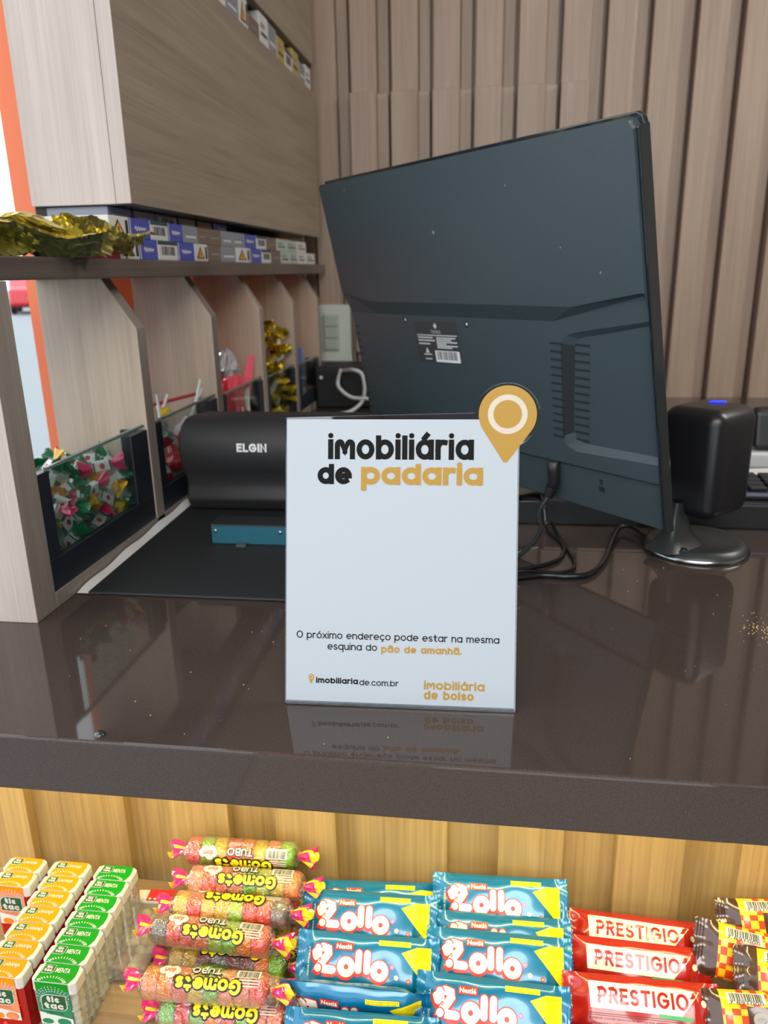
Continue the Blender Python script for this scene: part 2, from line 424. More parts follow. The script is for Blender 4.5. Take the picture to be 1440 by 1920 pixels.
# worktops
b = MB(); b.box(-.66, 2.0, .4465, .8795, -.0465, 0)
solo('counter_slab', b, STONE, 'glossy dark brown stone counter slab under the white sign', 'counter', bevel=(.0025, 3))
b = MB(); b.box(-.60, 2.0, .880, 2.045, -.0465, 0)
solo('rear_counter_slab', b, STONE, 'rear stone worktop under the monitor, behind the joint line', 'counter', bevel=(.0006, 2))
# panel under the counter and the sweets shelf
b = MB(); b.box(-.66, 2.0, .630, .70, FZ, -.0467, 0)
k = -2
while -.423 + .1098 * k < 1.9:
    x = -.423 + .1098 * k; b.box(x, x + .061, .616, .632, -.60, -.0467, 0); k += 1
struct('wall_counter_front', b, PANELW, bevel=(.001, 2))
b = MB(); b.box(-.66, 2.0, .30, .616, -.303, -.2855)
solo('sweets_shelf', b, wood('sweets_shelf_wood', (132, 108, 80), (168, 142, 108), 0, .25), 'wooden sweets shelf below the stone counter', 'shelf', bevel=(.001, 2))

# ------------------------------------------------------------------ display rack on the left
XF = -.4316; XB = -.556
rk = thing('display_rack', 'wood display rack with chamfered dividers and a long shelf at the left', 'display rack', (XF, .6285, 0))
RO = (XF, .6285, 0)
def prt(name, mb, mats, parent, off, bevel=None): return mb.build(name, mats, parent, off, bevel)
def slab_div(y0, y1, cham, near):
    b = MB()
    a = [(XB, 0.0), (XF, 0.0), (XF, .259), (-.470, .3185), (XB, .3185)] if cham else [(XB, 0), (XF, 0), (XF, .3185), (XB, .3185)]
    b.hexa([(x, y0, z) for x, z in a], [(x, y1, z) for x, z in a], 0)
    for q, n in enumerate(b.f):
        if q >= 2: b.m[q] = 1
    return b
prt('post', slab_div(.6285, .6647, False, 1), [CABV, EDGEW], rk, RO, (.0008, 2))
for y in (.914, 1.176, 1.432, 1.682): prt('divider', slab_div(y, y + .024, True, 0), [DIVW, EDGEW], rk, RO, (.0008, 2))
prt('end_board', slab_div(1.925, 1.95, True, 0), [DIVW, EDGEW], rk, RO, (.0008, 2))
b = MB(); b.box(XB, XF + .001, .60, 2.03, .3187, .3400); prt('shelf_board', b, SHELFW, rk, RO, (.0015, 2))
b = MB(); b.box(XB, XF, .665, 1.925, 0, .0165); prt('base_rail', b, EDGEW, rk, RO, (.001, 2))

def cupboard(z0, z1, y0, y1, label):
    t = thing('wall_cupboard', label, 'cupboard', (XF, y0, z0), (0, 0, 0), 'cupboard boxes above the rack'); o = (XF, y0, z0)
    b = MB(); b.box(XB - .004, XF - .0195, y0, y0 + .02, z0, z1); prt('end_panel', b, CABV, t, o, (.0006, 2))
    b = MB(); b.box(XF - .019, XF, y0, y1, z0, z1); b.m[2] = 1; prt('front_panel', b, [CABH, CABV], t, o, (.0008, 2))
    b = MB(); b.box(XB - .004, XF - .0195, y0 + .0205, y1, z0, z0 + .018); b.box(XB - .004, XF - .0195, y0 + .0205, y1, z1 - .018, z1); prt('carcass', b, SHELFW, t, o)
    return t
cupboard(.4036, .7256, .938, 1.99, 'deep wood cupboard box with horizontal grain above the long shelf')
cupboard(.783, 1.40, .938, 1.99, 'topmost wood cupboard box above the gap of cigarette packs')
b = MB(); b.box(XB - .004, XF - .02, .96, 1.985, .7256, .783, 0)
b = MB(); b.box(XB - .004, XB + .01, .945, 1.985, .7258, .7828); b.box(XB - .004, XB + .01, .945, 1.985, .3402, .4034)
# back board of the two open gaps
solo('cupboard_backboard', b, BLACKM, 'dark back board behind the cigarette packs', 'back board')

# ------------------------------------------------------------------ cigarette packs
CBLUE = mat('pack_blue', (62, 78, 168), .35); CWHITE = mat('pack_white', (205, 205, 205), .45); CYEL = mat('pack_warning_yellow', (226, 160, 60), .45)
CBROWN = mat('pack_brown', (112, 96, 84), .4); CGREY = mat('pack_grey', (128, 134, 146), .4); CRED = mat('pack_red', (150, 32, 48), .35); INK = mat('ink_black', (22, 22, 24), .5)
CGREEN = mat('pack_pale_green', (168, 184, 172), .4); CDARK = mat('pack_dark_teal', (40, 66, 72), .4); CGOLD = mat('pack_gold', (176, 150, 70), .35)
PM = [CBLUE, CWHITE, CYEL, CBROWN, CGREY, CRED, INK, CGREEN, CDARK, CGOLD]
base_of = dict(warning=1, blue=0, barcode=1, brown=3, grey=4, red=5, green=7, white=1, gold=9)
desc = dict(warning='white cigarette pack with yellow warning triangle', blue='blue cigarette pack with pale lettering', barcode='white cigarette pack showing its barcode',
            brown='brown cigarette pack', grey='grey cigarette pack', red='dark red cigarette pack', green='pale green cigarette pack', white='plain white cigarette pack', gold='gold edged cigarette pack')
def cig(kind, y0, y1, z0, z1, label, x=XF - .006, group='cigarette packs on the shelves'):
    t = thing('cigarette_pack', label, 'cigarette pack', (x, (y0 + y1) / 2, z0), (0, 0, 0), group)
    w = y1 - y0 - .0016; h = z1 - z0
    b = MB(); b.box(-.085, 0, -w / 2, w / 2, 0, h, base_of[kind]); b.build('carton', PM, t, bevel=(.0007, 1))
    P = lambda u, v, d=0: (.0003 + d, u * w, v * h)      # u -.5...5 along the rack, v 0..1 up
    d = MB()
    if kind == 'warning':
        P2 = lambda u, v: P(u, v, .0003)
        i = len(d.v); d.v += [P2(-.38, .16), P2(.22, .16), P2(-.08, .86)]; d.face((i, i + 1, i + 2), 6)
        P3 = lambda u, v: P(u, v, .0005)
        i = len(d.v); d.v += [P3(-.29, .22), P3(.13, .22), P3(-.08, .72)]; d.face((i, i + 1, i + 2), 2)
        d.rect(-.11, -.05, .28, .52, lambda u, v: P(u, v, .0007), 6)
        d.rect(.3, .42, .15, .85, P2, 6)
    elif kind == 'blue':
        d.ribbon([(-.26 + .04 * q, .5 + .12 * math.sin(q * 2.1) * (1 - q / 20)) for q in range(14)], .07, P, 1)
        d.rect(-.5, -.46, 0, 1, P, 1)
    elif kind == 'barcode':
        d.rect(-.5, .5, .8, 1, P, 8); d.barcode(-.42, .42, .12, .76, P, 1, 6, 3)
    elif kind == 'brown':
        d.rect(-.3, .3, .4, .5, P, 4)
    elif kind in ('green', 'grey', 'white', 'gold'):
        d.rect(-.35, .35, .3, .42, P, 8 if kind != 'grey' else 1); d.rect(-.35, .1, .55, .7, P, 4)
    else:
        d.rect(-.35, .35, .35, .6, P, 1)
    d.build('face_print', PM, t)
    return t
lowY = [.863, .906, .96, 1.015, 1.083, 1.146, 1.201, 1.262, 1.338, 1.418, 1.492, 1.555, 1.63, 1.70, 1.775, 1.851, 1.947]
lowK = ['red', 'warning', 'blue', 'barcode', 'blue', 'warning', 'brown', 'grey', 'warning', 'blue', 'barcode', 'brown', 'green', 'green', 'white', 'white']
cnt = {}
ordn = ['first', 'second', 'third', 'fourth', 'fifth', 'sixth', 'seventh', 'eighth', 'ninth']
def nth(key):
    cnt[key] = cnt.get(key, 0) + 1; return ordn[cnt[key] - 1]
for i, kd in enumerate(lowK):
    cig(kd, lowY[i], lowY[i + 1], .3402, .3645, '%s, %s from the left in the bottom layer' % (desc[kd], nth('l' + kd)))
upY = [.885, .938, .998, 1.054, 1.107, 1.165, 1.20, 1.269, 1.325, 1.382, 1.461, 1.527, 1.60, 1.68, 1.77, 1.859]
upK = ['warning', 'blue', 'barcode', 'blue', 'grey', 'brown', 'brown', 'grey', 'grey', 'blue', 'barcode', 'brown', 'green', 'green', 'white']
for i, kd in enumerate(upK):
    cig(kd, upY[i], upY[i + 1], .3647, .388, '%s, %s from the left in the second layer' % (desc[kd], nth('u' + kd)))
for i in range(6):
    kd = ['grey', 'grey', 'barcode', 'grey', 'brown', 'blue'][i]
    cig(kd, .945 + i * .075, 1.01 + i * .075, .3882, .4025, '%s far back, %s in the third layer under the cupboard' % (desc[kd], ordn[i]), XF - .035)
gy = [1.30, 1.37, 1.44, 1.49, 1.56, 1.62, 1.68, 1.74, 1.80, 1.86, 1.92, 1.975]
gk = ['white', 'grey', 'warning', 'brown', 'white', 'grey', 'gold', 'barcode', 'gold', 'grey', 'white']
for i, kd in enumerate(gk):
    hh = [.05, .035, .046, .03, .052, .05, .044, .036, .05, .04, .046][i]
    cig(kd, gy[i], gy[i + 1], .7258, .7258 + hh, '%s in the cupboard gap, %s from the left' % (desc[kd], nth('g' + kd)), XF - .004)

# ------------------------------------------------------------------ glass fronted bins
BINBLK = mat('bin_black', (33, 38, 48), .35)
def bin_(y0, y1, zt, rs, label):
    t = thing('display_bin', label, 'bin', (XF, y0, .0167), (0, 0, 0), 'glass fronted bins'); o = (XF, y0, .0167)
    xf = XF - .001; b = MB()
    b.box(xf - .008, xf, y0, y1, .0167, .049); b.box(xf - .008, xf, y0, y0 + .021, .049, zt); b.box(xf - .008, xf, y1 - rs, y1, .049, zt - .004)
    b.box(xf - .034, xf - .008, y1 - .006, y1, .049, zt - .004); b.box(XB + .004, xf - .008, y0, y1, .0167, .021); b.box(XB + .004, XB + .008, y0, y1, .021, .06)
    prt('tray', b, BINBLK, t, o, (.0008, 2))
    b = MB(); b.box(xf - .005, xf - .002, y0 + .021, y1 - rs, .049, zt); g = prt('glass_pane', b, GLASS, t, o)
    b = MB(); b.box(xf - .0055, xf - .0015, y0 + .021, y1 - .004, zt, zt + .003); g.location = (0, 0, 0); prt('glass_rim', b, GLASSEDGE, g, o)
bin_(.6655, .9135, .1385, .046, 'glass fronted bin of wrapped candies beside the wooden post')
bin_(.9385, 1.1755, .137, .03, 'glass fronted bin of lollipops behind the black banknote checker')
bin_(1.2005, 1.4315, .132, .03, 'glass fronted bin holding the red cellophane bag')
bin_(1.4565, 1.6815, .126, .03, 'glass fronted bin heaped with gold foil candies')
bin_(1.7065, 1.9245, .121, .03, 'farthest glass fronted bin, nearest the back wall')

# wrapped candies of the first bin
FILM = clear('cellophane', (245, 245, 245), .80, .06, (140, .9, .004))
def candy_proto(name, tw, bodycol, label, gold=False):
    t = thing(name, label, 'candy')
    b = MB(); b.box(-.011, .011, -.0065, .0065, -.0045, .0045, 0)
    P = lambda x, y, d=0: (x, y, .0047 + d)
    Q = lambda x, y, d=0: (x, y, -.0047 - d)
    for F in (P,):
        if gold: b.rect(-.008, .008, -.004, .004, F, 1)
        else: b.disc((0, 0), .0030, F, 1, 14, .0036); b.rect(-.0105, -.0085, -.006, .006, F, 2); b.rect(.0085, .0105, -.006, .006, F, 2)
    b.build('sweet', [bodycol, CWHITE if gold else mat('candy_red', (196, 40, 44), .4), mat('candy_ink', (70, 80, 80), .5)], t, bevel=(.0016, 2))
    for sx in (-1, 1):
        b = MB()
        def fn(u, v):
            th = 2 * math.pi * v; r = .0025 + .0085 * u ** .8 * (1 + .25 * math.sin(th * 5 + sx))
            return (sx * (.0105 + .015 * u + .002 * math.sin(3 * th) * u), r * math.cos(th), .55 * r * math.sin(th) + .002 * u * math.sin(2 * th))
        b.grid(fn, 4, 20); b.build('wrapper_twist', tw, t)
    return t
CW = mat('candy_white', (226, 230, 228), .3)
TG = mat('twist_green', (24, 128, 84), .22, coat=.6); TY = mat('twist_yellow', (232, 178, 30), .22, coat=.6); TP = mat('twist_pink', (226, 48, 112), .22, coat=.6); TR = mat('twist_red', (214, 52, 52), .22, coat=.6); TC = mat('twist_silver', (205, 212, 214), .15, metal=.5)
protos = [(candy_proto('wrapped_candy', m, CW, ''), d) for m, d in ((TG, 'green'), (TY, 'yellow'), (TP, 'pink'), (TR, 'red'), (TC, 'silvery'))]
R = random.Random(4); used = {}
for lay in range(5):
    for j in range(7):
        for q in range(3):
            if lay == 4: continue
            if lay == 3 and (j < 3 or q == 0 and j < 5): continue
            pr, dn = protos[R.choices(range(5), (9, 3.6, .8, .35, 1))[0]]
            loc = (-.4615 - .034 * q + R.uniform(-.003, .002), .698 + .0292 * j + R.uniform(-.006, .006), .0400 + .0205 * lay + R.uniform(-.003, .003))
            rot = (R.uniform(-60, 60) + 60 * (q == 0), R.uniform(-50, 50), R.uniform(0, 180))
            lb = 'small white candy with %s twisted wrapper ends, heaped in the nearest glass bin' % dn; gp = 'wrapped candies with %s ends' % dn
            if dn not in used: used[dn] = 1; pr.location = loc; pr.rotation_euler = [rad(a) for a in rot]; tag(pr, lb, 'candy', gp)
            else: dup(pr, loc, rot, lb, group=gp)
# lollipops
STK = mat('stick_white', (232, 236, 236), .4); LPR = mat('lolly_red', (206, 40, 58), .25, coat=.5); LPW = mat('lolly_wrap_white', (214, 205, 214), .2, coat=.5)
def lolly(loc, top, wrapm, label, r=.014):
    t = thing('lollipop', label, 'lollipop', loc, (0, 0, 0), 'lollipops in the second bin')
    d = (Vector(top) - Vector(loc)); n = d.normalized(); M = n.to_track_quat('Z', 'Y').to_matrix()
    b = MB(); b.tube([n * (r * .6), d], .0021, 8); b.build('stick', STK, t)
    b = MB(); b.ellipsoid((0, 0, 0), r, r, r, M, 14, 10); b.build('sweet', LPR, t)
    b = MB()
    def fn(u, v):
        th = 2 * math.pi * v; k = 1 + .1 * math.sin(7 * th) * (.4 + u)
        z = lerp(-.5 * r, 1.9 * r, u); rr = (r * 1.08 * math.sqrt(max(.0, 1 - (z / (1.12 * r)) ** 2)) if z < .75 * r else lerp(.72 * r, .5 * r, (z - .75 * r) / (1.15 * r))) * k
        return M @ Vector((rr * math.cos(th), rr * math.sin(th), z))
    b.grid(fn, 10, 28); b.build('wrapper', wrapm, t)
RW = mat('wrap_red_film', (214, 60, 74), .16, coat=.8); SW = mat('wrap_silver_film', (190, 198, 206), .18, metal=.55)
for k, (a, tp, wm, lb) in enumerate([
    ((-.468, .972, .10), (-.478, .966, .190), LPW, 'lollipop with upright white stick right behind the first divider'),
    ((-.452, 1.000, .105), (-.474, 1.045, .158), SW, 'silver wrapped lollipop, stick leaning left of the crossing pair'),
    ((-.488, 1.045, .09), (-.460, 1.05, .158), LPW, 'white wrapped lollipop, stick leaning right of the crossing pair'),
    ((-.455, 1.095, .085), (-.412 - .03, 1.135, .168), RW, 'red wrapped lollipop with long slanted stick near the second divider'),
    ((-.480, 1.140, .085), (-.446, 1.150, .152), LPW, 'lollipop with short stick half hidden behind the slanted one'),
    ((-.450, 1.035, .062), (-.492, 1.08, .138), RW, 'red wrapped lollipop low against the glass of the lollipop bin'),
    ((-.452, .985, .055), (-.505, 1.02, .11), LPW, 'lowest white wrapped lollipop in the corner of the lollipop bin'),
    ((-.495, .99, .060), (-.53, 1.06, .12), RW, 'rear red wrapped lollipop at the back of the bin')]): lolly(a, tp, wm, lb)
b = MB(); b.tube([(-.505, 1.03, .139), (-.448, 1.125, .147)], .0026, 8)
solo('red_straw', b, mat('straw_red', (216, 66, 72), .35), 'red stick lying across the lollipop bin', 'stick', (-.505, 1.03, .139))
b = MB(); b.ellipsoid((-.462, 1.04, .134), .008, .009, .008, None, 10, 8)
solo('gumball', b, mat('gumball_yellow', (230, 196, 40), .3), 'small yellow sweet under the red stick', 'candy', (-.462, 1.04, .126))
# red cellophane bag
t = thing('cellophane_bag', 'crinkled red cellophane bag with silver gathered top in the third bin', 'bag', (-.475, 1.31, .0215)); o = (-.475, 1.31, .0215)
R = random.Random(8)
def crink(prof, cx, cy, n, amp, seed):
    rr = random.Random(seed); ph = [rr.uniform(0, 6) for _ in range(4)]
    def fn(u, v):
        k = u * (len(prof) - 1); i = min(int(k), len(prof) - 2); f = k - i
        r = lerp(prof[i][0], prof[i + 1][0], f); z = lerp(prof[i][1], prof[i + 1][1], f); th = 2 * math.pi * v
        r *= 1 + amp * (math.sin(5 * th + ph[0] + 6 * u) + math.sin(9 * th + ph[1] - 9 * u) * .7)
        return (cx + .8 * r * math.cos(th), cy + 1.5 * r * math.sin(th), z + amp * .012 * math.sin(7 * th + ph[2]))
    return fn
b = MB(); b.grid(crink([(.024, .0225), (.031, .05), (.034, .09), (.030, .128), (.022, .152)], -.464, 1.325, 36, .07, 1), 14, 36, 0, False); b.build('bag_body', [mat('red_cellophane', (222, 58, 84), .14, coat=1)], t, o)
b = MB(); b.grid(crink([(.022, .150), (.026, .163), (.021, .176), (.012, .190), (.004, .196)], -.466, 1.322, 36, .12, 2), 8, 36, 0, False); tag(b.build('gathered_top', mat('silver_film', (205, 206, 214), .15, metal=.6), t, o), 'silvery gathered top')
for k, yy in enumerate((1.29, 1.33)):
    b = MB(); b.poly([(-.4385, yy - .002, .06 + .03 * k), (-.4365, yy + .022, .05 + .03 * k), (-.4375, yy + .026, .095 + .03 * k), (-.4400, yy + .004, .10 + .02 * k)]); b.build('white_print', CW, t, o)
b = MB(); b.poly([(-.455, 1.375, .09), (-.449, 1.40, .10), (-.445, 1.425, .172), (-.452, 1.412, .176), (-.458, 1.395, .145)]); b.poly([(-.455, 1.374, .089), (-.461, 1.398, .144), (-.455, 1.4, .1)])
b.build('loose_flap', mat('pink_film', (232, 92, 116), .15, coat=1), t, o)
# gold foil candies
GF = mat('gold_foil', (196, 172, 40), .2, metal=.9, bump=(300, .6, .002))
gp_ = candy_proto('foil_candy', GF, GF, '', True); R = random.Random(9); first = True
for lay in range(7):
    for j in range(4):
        for q in range(2):
            if lay > 4 and (j < (lay - 4)) and q == 0: continue
            loc = (-.457 - .04 * q + R.uniform(-.004, .002), 1.49 + .05 * j + R.uniform(-.008, .008), .033 + .029 * lay + R.uniform(-.004, .004))
            rot = (R.uniform(0, 180), R.uniform(-60, 60), R.uniform(0, 180)); lb = 'shiny gold foil candy heaped in the fourth bin'
            if first: gp_.location = loc; gp_.rotation_euler = [rad(a) for a in rot]; tag(gp_, lb, 'candy', 'gold foil candies'); first = False; gp_.scale = (1.25,) * 3
            else: dup(gp_, loc, rot, lb, group='gold foil candies')
b = MB(); b.box(-.475, -.445, 1.80, 1.812, .0215, .152, 0); b.box(-.4452, -.4446, 1.8, 1.812, .03, .06, 1)
solo('slim_blue_pack', b, [mat('pale_blue_card', (112, 138, 196), .35), CW], 'slim pale blue pack standing in the farthest bin', 'pack', (-.46, 1.806, .0215), bevel=(.001, 2))

# ------------------------------------------------------------------ gold foil bags on the shelf end
GB = mat('gold_bag_foil', (216, 204, 118), .22, metal=.85); GB2 = mat('gold_bag_print_blue', (46, 62, 140), .25, metal=.5); GB3 = mat('gold_bag_print_white', (215, 220, 226), .25, metal=.2); GB4 = mat('gold_bag_inside', (120, 124, 84), .3, metal=.7)
def foilbag(cx, cy, cz, L, Wd, rot, seed, label, th=.012):
    rr = random.Random(seed); t = thing('foil_bag', label, 'foil bag', (cx, cy, cz), rot, 'gold foil bags on the shelf end')
    nu, nv = 26, 16; nz = {}
    def g(side):
        def fn(u, v):
            x = (u - .5) * L; y = (v - .5) * Wd
            e = min(u, 1 - u) * 4; e = min(1, e); f = 1 - abs(2 * v - 1) ** 2.5
            key = (round(u * nu), round(v * nv))
            if key not in nz: nz[key] = (rr.uniform(-1, 1), rr.uniform(-1, 1), rr.uniform(-1, 1))
            a = nz[key]; am = .0012
            wv = .0042 * math.sin(u * 9 + seed) + .0034 * math.sin(v * 7 + u * 4 + seed * 2) + .0018 * math.sin(v * 22 + u * 9 + seed) * (1 - .6 * e)
            return (x + a[0] * am, y + a[1] * am + .004 * math.sin(u * 6 + seed), wv + a[2] * am * (.6 + .4 * e) + side * th * .5 * e * f)
        return fn
    def mt(u, v):
        if .35 < u < .5 and .3 < v < .75: return 1
        if .52 < u < .64 and .35 < v < .7: return 2
        return 0
    b = MB(); b.grid(g(1), nu, nv, mt, False); b.grid(g(-1), nu, nv, 3 if seed % 2 else 0, False); b.build('bag_body', [GB, GB2, GB3, GB4], t)
    for sx in (-.5, .5):
        b = MB()
        def fn(u, v):
            p = g(0)(0 if sx < 0 else 1, v); d = .010 * u * (1 if sx > 0 else -1)
            return (p[0] + d + .0016 * ((round(v * 20) % 2) if u > .9 else 0), p[1], p[2] + .003 * u * math.sin(v * 16 + seed))
        b.grid(fn, 3, 20, 0, False); b.build('crimped_end', [GB], t)
foilbag(-.500, .730, .3565, .15, .085, (12, 4, 84), 1, 'nearest gold foil bag at the left frame edge, lying flat on the shelf')
foilbag(-.478, .765, .3680, .13, .08, (-8, 5, 8), 2, 'gold foil bag with blue print in the middle of the pile', .014)
foilbag(-.500, .84, .3635, .13, .07, (7, -2, 18), 3, 'topmost gold foil bag, crimped end against the cupboard side', .016)
foilbag(-.447, .862, .3640, .105, .07, (-20, 9, 62), 4, 'gold foil bag with bright green glare next to the cigarette packs', .016)
foilbag(-.452, .755, .3570, .12, .07, (-14, 12, 40), 5, 'gold foil bag whose pointed corner hangs over the shelf edge')
foilbag(-.520, .80, .3600, .13, .07, (6, 0, 70), 6, 'rear gold foil bag, flat beneath the topmost one')

# ------------------------------------------------------------------ switch plate, black box, cables at the far wall
t = thing('switch_plate', 'pale wall switch plate with three rockers left of the monitor', 'switch', (-.41, 2.045, .17)); o = (-.41, 2.045, .17)
PG = mat('switch_plastic', (196, 206, 198), .4); PG2 = mat('switch_rocker', (168, 178, 170), .35)
b = MB(); b.box(-.452, -.368, 2.033, 2.0448, .094, .240); b.build('plate', PG, t, o, (.003, 3))
b = MB(); b.box(-.4425, -.3985, 2.031, 2.034, .122, .216); rf = b.build('rocker_frame', PG2, t, o, (.001, 2))
for k in range(3):
    b = MB(); z = .126 + k * .030; b.box(-.4385, -.4025, 2.027, 2.0312, z, z + .0275); b.build('rocker', PG2, rf, o, (.002, 2))
t = thing('power_box', 'black box with rounded top below the wall switch', 'electronics', (-.36, 1.93, 0)); o = (-.36, 1.93, 0)
b = MB(); b.box(-.43, -.26, 1.86, 2.01, 0, .098); b.build('housing', BLACKM, t, o, (.006, 3))
b = MB(); b.lathe([(.0005, .0), (.004, 0), (.004, .003), (.0005, .003)], (-.415, 1.8595, .075), 14, 0, True, Matrix.Rotation(rad(90), 3, 'X')); b.build('knob', CW, t, o)
b = MB(); b.tube(spline([(-.365, 1.858, .094), (-.362, 1.80, .07), (-.354, 1.80, .053), (-.329, 1.80, .036), (-.292, 1.80, .033), (-.25, 1.80, .03)]), .0042, 10)
solo('white_cable', b, mat('cable_white', (205, 210, 212), .4), 'white cable hanging from the black box towards the monitor', 'cable', (-.365, 1.858, .02))
b = MB(); b.tube(spline([(-.355, 1.845, .094), (-.324, 1.80, .101), (-.304, 1.80, .091), (-.298, 1.80, .059), (-.305, 1.80, .026), (-.330, 1.78, .006), (-.36, 1.74, .005)]), .0042, 10)
solo('looped_white_cable', b, MATS['cable_white'], 'second white cable looping over the first and down to the counter', 'cable', (-.33, 1.8, .0))

# ------------------------------------------------------------------ paper sheets by the rack and the banknote checker
b = MB()
def fn(u, v):
    y = lerp(.70, 1.04, u); return (lerp(-.4300, -.404, v), y, .0015 + (1 - v) * .013 * u ** .7 + .0012 * math.sin(u * 23) * (1 - v))
b.grid(fn, 30, 6)
def fn2(u, v):
    y = lerp(.715, 1.03, u); return (lerp(-.4295, -.402, v), y, .0006 + (1 - v) * .0115 * u ** .7)
b.grid(fn2, 30, 4)
solo('paper_sheet', b, mat('paper', (222, 222, 220), .6), 'white paper sliver tucked between the wood rail and the black checker base', 'paper', (-.417, .87, 0))

t = thing('banknote_checker', 'black desk banknote checker with curved hood behind the white sign', 'banknote checker', (-.28, .95, 0)); o = (-.28, .95, 0)
DEV = mat('checker_black', (40, 41, 43), .6, bump=(900, .15, .0006)); DEVB = mat('checker_base_black', (30, 33, 36), .6)
prof = [(.960, .030), (.968, .045), (.966, .058), (.958, .070), (.951, .084), (.9485, .098), (.9505, .112), (.957, .124), (.967, .132), (.980, .1365), (1.0, .1375), (1.06, .132), (1.085, .12), (1.095, .10), (1.095, .012), (.972, .012)]
b = MB(); x0, x1 = -.409, -.150
b.hexa([(x0, y, z) for y, z in prof], [(x1, y, z) for y, z in prof]); b.build('hood', DEV, t, o, (.004, 3), shade=False)
for p in t.children[0].data.polygons: p.use_smooth = len(p.vertices) == 4
b = MB(); a = [(-.418, .700), (-.135, .700), (-.135, 1.10), (-.418, 1.10)]
z = lambda y: .0035 + (y - .70) * .026
b.hexa([(x, y, 0.0002) for x, y in a], [(x, y, z(y)) for x, y in a]); b.build('base_plate', DEVB, t, o, (.003, 2))
P = lambda x, y, d=0: (x, y, z(y) + .0006 + d)
b = MB(); b.box(-.336, -.158, .8496, .885, z(.885) + .0006, .0315); b.build('lamp_housing', DEVB, t, o, (.002, 2))
b = MB(); b.box(-.3325, -.160, .8470, .8494, z(.848) + .0008, .0300); lp = tag(b.build('lamp_plate', mat('teal_plate', (34, 96, 112), .35), t, o), 'teal lamp plate')
for x in (-.3275, -.2470, -.1660):
    b = MB(); b.lathe([(.0024, .0), (.0024, .0010), (.0015, .0016), (.0001, .0016)], (x, .8470, .0240), 14, 0, True, Matrix.Rotation(rad(90), 3, 'X')); b.build('screw', mat('screw_steel', (180, 180, 180), .25, metal=1), lp, o)
b = MB(); b.box(-.300, -.288, .836, .846, z(.84), z(.84) + .003); b.build('tab', mat('tab_grey', (70, 76, 80), .5), t, o, (.0005, 1))
b = MB(); P = lambda x, y, d=0: (x, .9478 + abs(y - .1) * .12, y)
b.stext('ELGIN', -.3285, -.2880, .0985, .0086, .0026, P, 0, .12); tag(b.build('brand_lettering', CW, t, o), 'pale capital lettering')

# ------------------------------------------------------------------ monitor, seen from behind
BR = Vector((.1769, .7912, .0617)); U = Vector((.6406, -.7679, 0)); V = Vector((-.1678, -.1400, .9758)); N = Vector((-.7493, -.6251, -.2185))
def F(u, v, n=0.0): return BR + U * u + V * v + N * n
mo = Vector((.0, 1.085, .032)); t = thing('monitor', 'black computer monitor seen from behind, standing on the rear worktop', 'monitor', mo)
MK = mat('monitor_shell', (60, 73, 78), .36, bump=(700, .25, .0008)); MKD = mat('monitor_slot_and_shade', (30, 36, 40), .6)  # dark tone serves the slots and the painted shade on the channel wall
MKF = mat('monitor_frame_gloss', (26, 34, 38), .06, coat=.6)
n1, n2, n3, nbk = -.0068, -.0112, -.0104, -.0116
uL = -.572
b = MB()
top = [(0, .236), (0, .372), (-.0015, .380), (-.005, .3855), (-.012, .388), (uL + .004, .388), (uL, .384), (uL, .236)]
Pl = [(uL, .236), (-.498, .2232), (-.094, .2257), (-.006, .2405)]
b.poly([F(*p) for p in [(0, .2405)] + top[1:-1] + Pl + [(0, .2405)][:0]])
Ql = [(-.566, .2043), (-.490, .2035), (-.131, .2074), (-.010, .2355)]
for k in range(3): b.poly([F(*Pl[k]), F(*Ql[k], n1), F(*Ql[k + 1], n1), F(*Pl[k + 1])])
b.poly([F(-.006, .2405), F(-.010, .2355, n1), F(0, .2355, n1), F(0, .2405)])
cc = [(-.0, .2132), (-.100, .197), (-.1130, .193), (-.1227, .184), (-.136, .0740), (-.131, .0640), (-.118, .0588), (0, .0655)]
rr_ = [(-.0, .2080), (-.090, .1915), (-.099, .189), (-.106, .181), (-.1215, .0800), (-.117, .0730), (-.108, .0690), (0, .0725)]
bl_, bR_ = (-.578, .0300), (0, .0443)
b.poly([F(*p, n1) for p in [Ql[0], Ql[1], Ql[2], Ql[3], (0, .2355)] + cc + [bR_, bl_]])
for k in range(len(cc) - 1):
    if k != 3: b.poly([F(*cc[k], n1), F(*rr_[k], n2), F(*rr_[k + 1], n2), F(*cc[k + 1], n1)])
b.poly([F(*p, n2) for p in rr_])
b.poly([F(*bl_, n1), F(*bR_, n1), F(bR_[0], bR_[1] - .0035, n3), F(bl_[0], bl_[1] - .0035, n3)])
b.poly([F(-.578, .0265, n3), F(0, .0408, n3), F(0, -.0105, n3), F(-.578, -.018, n3)])
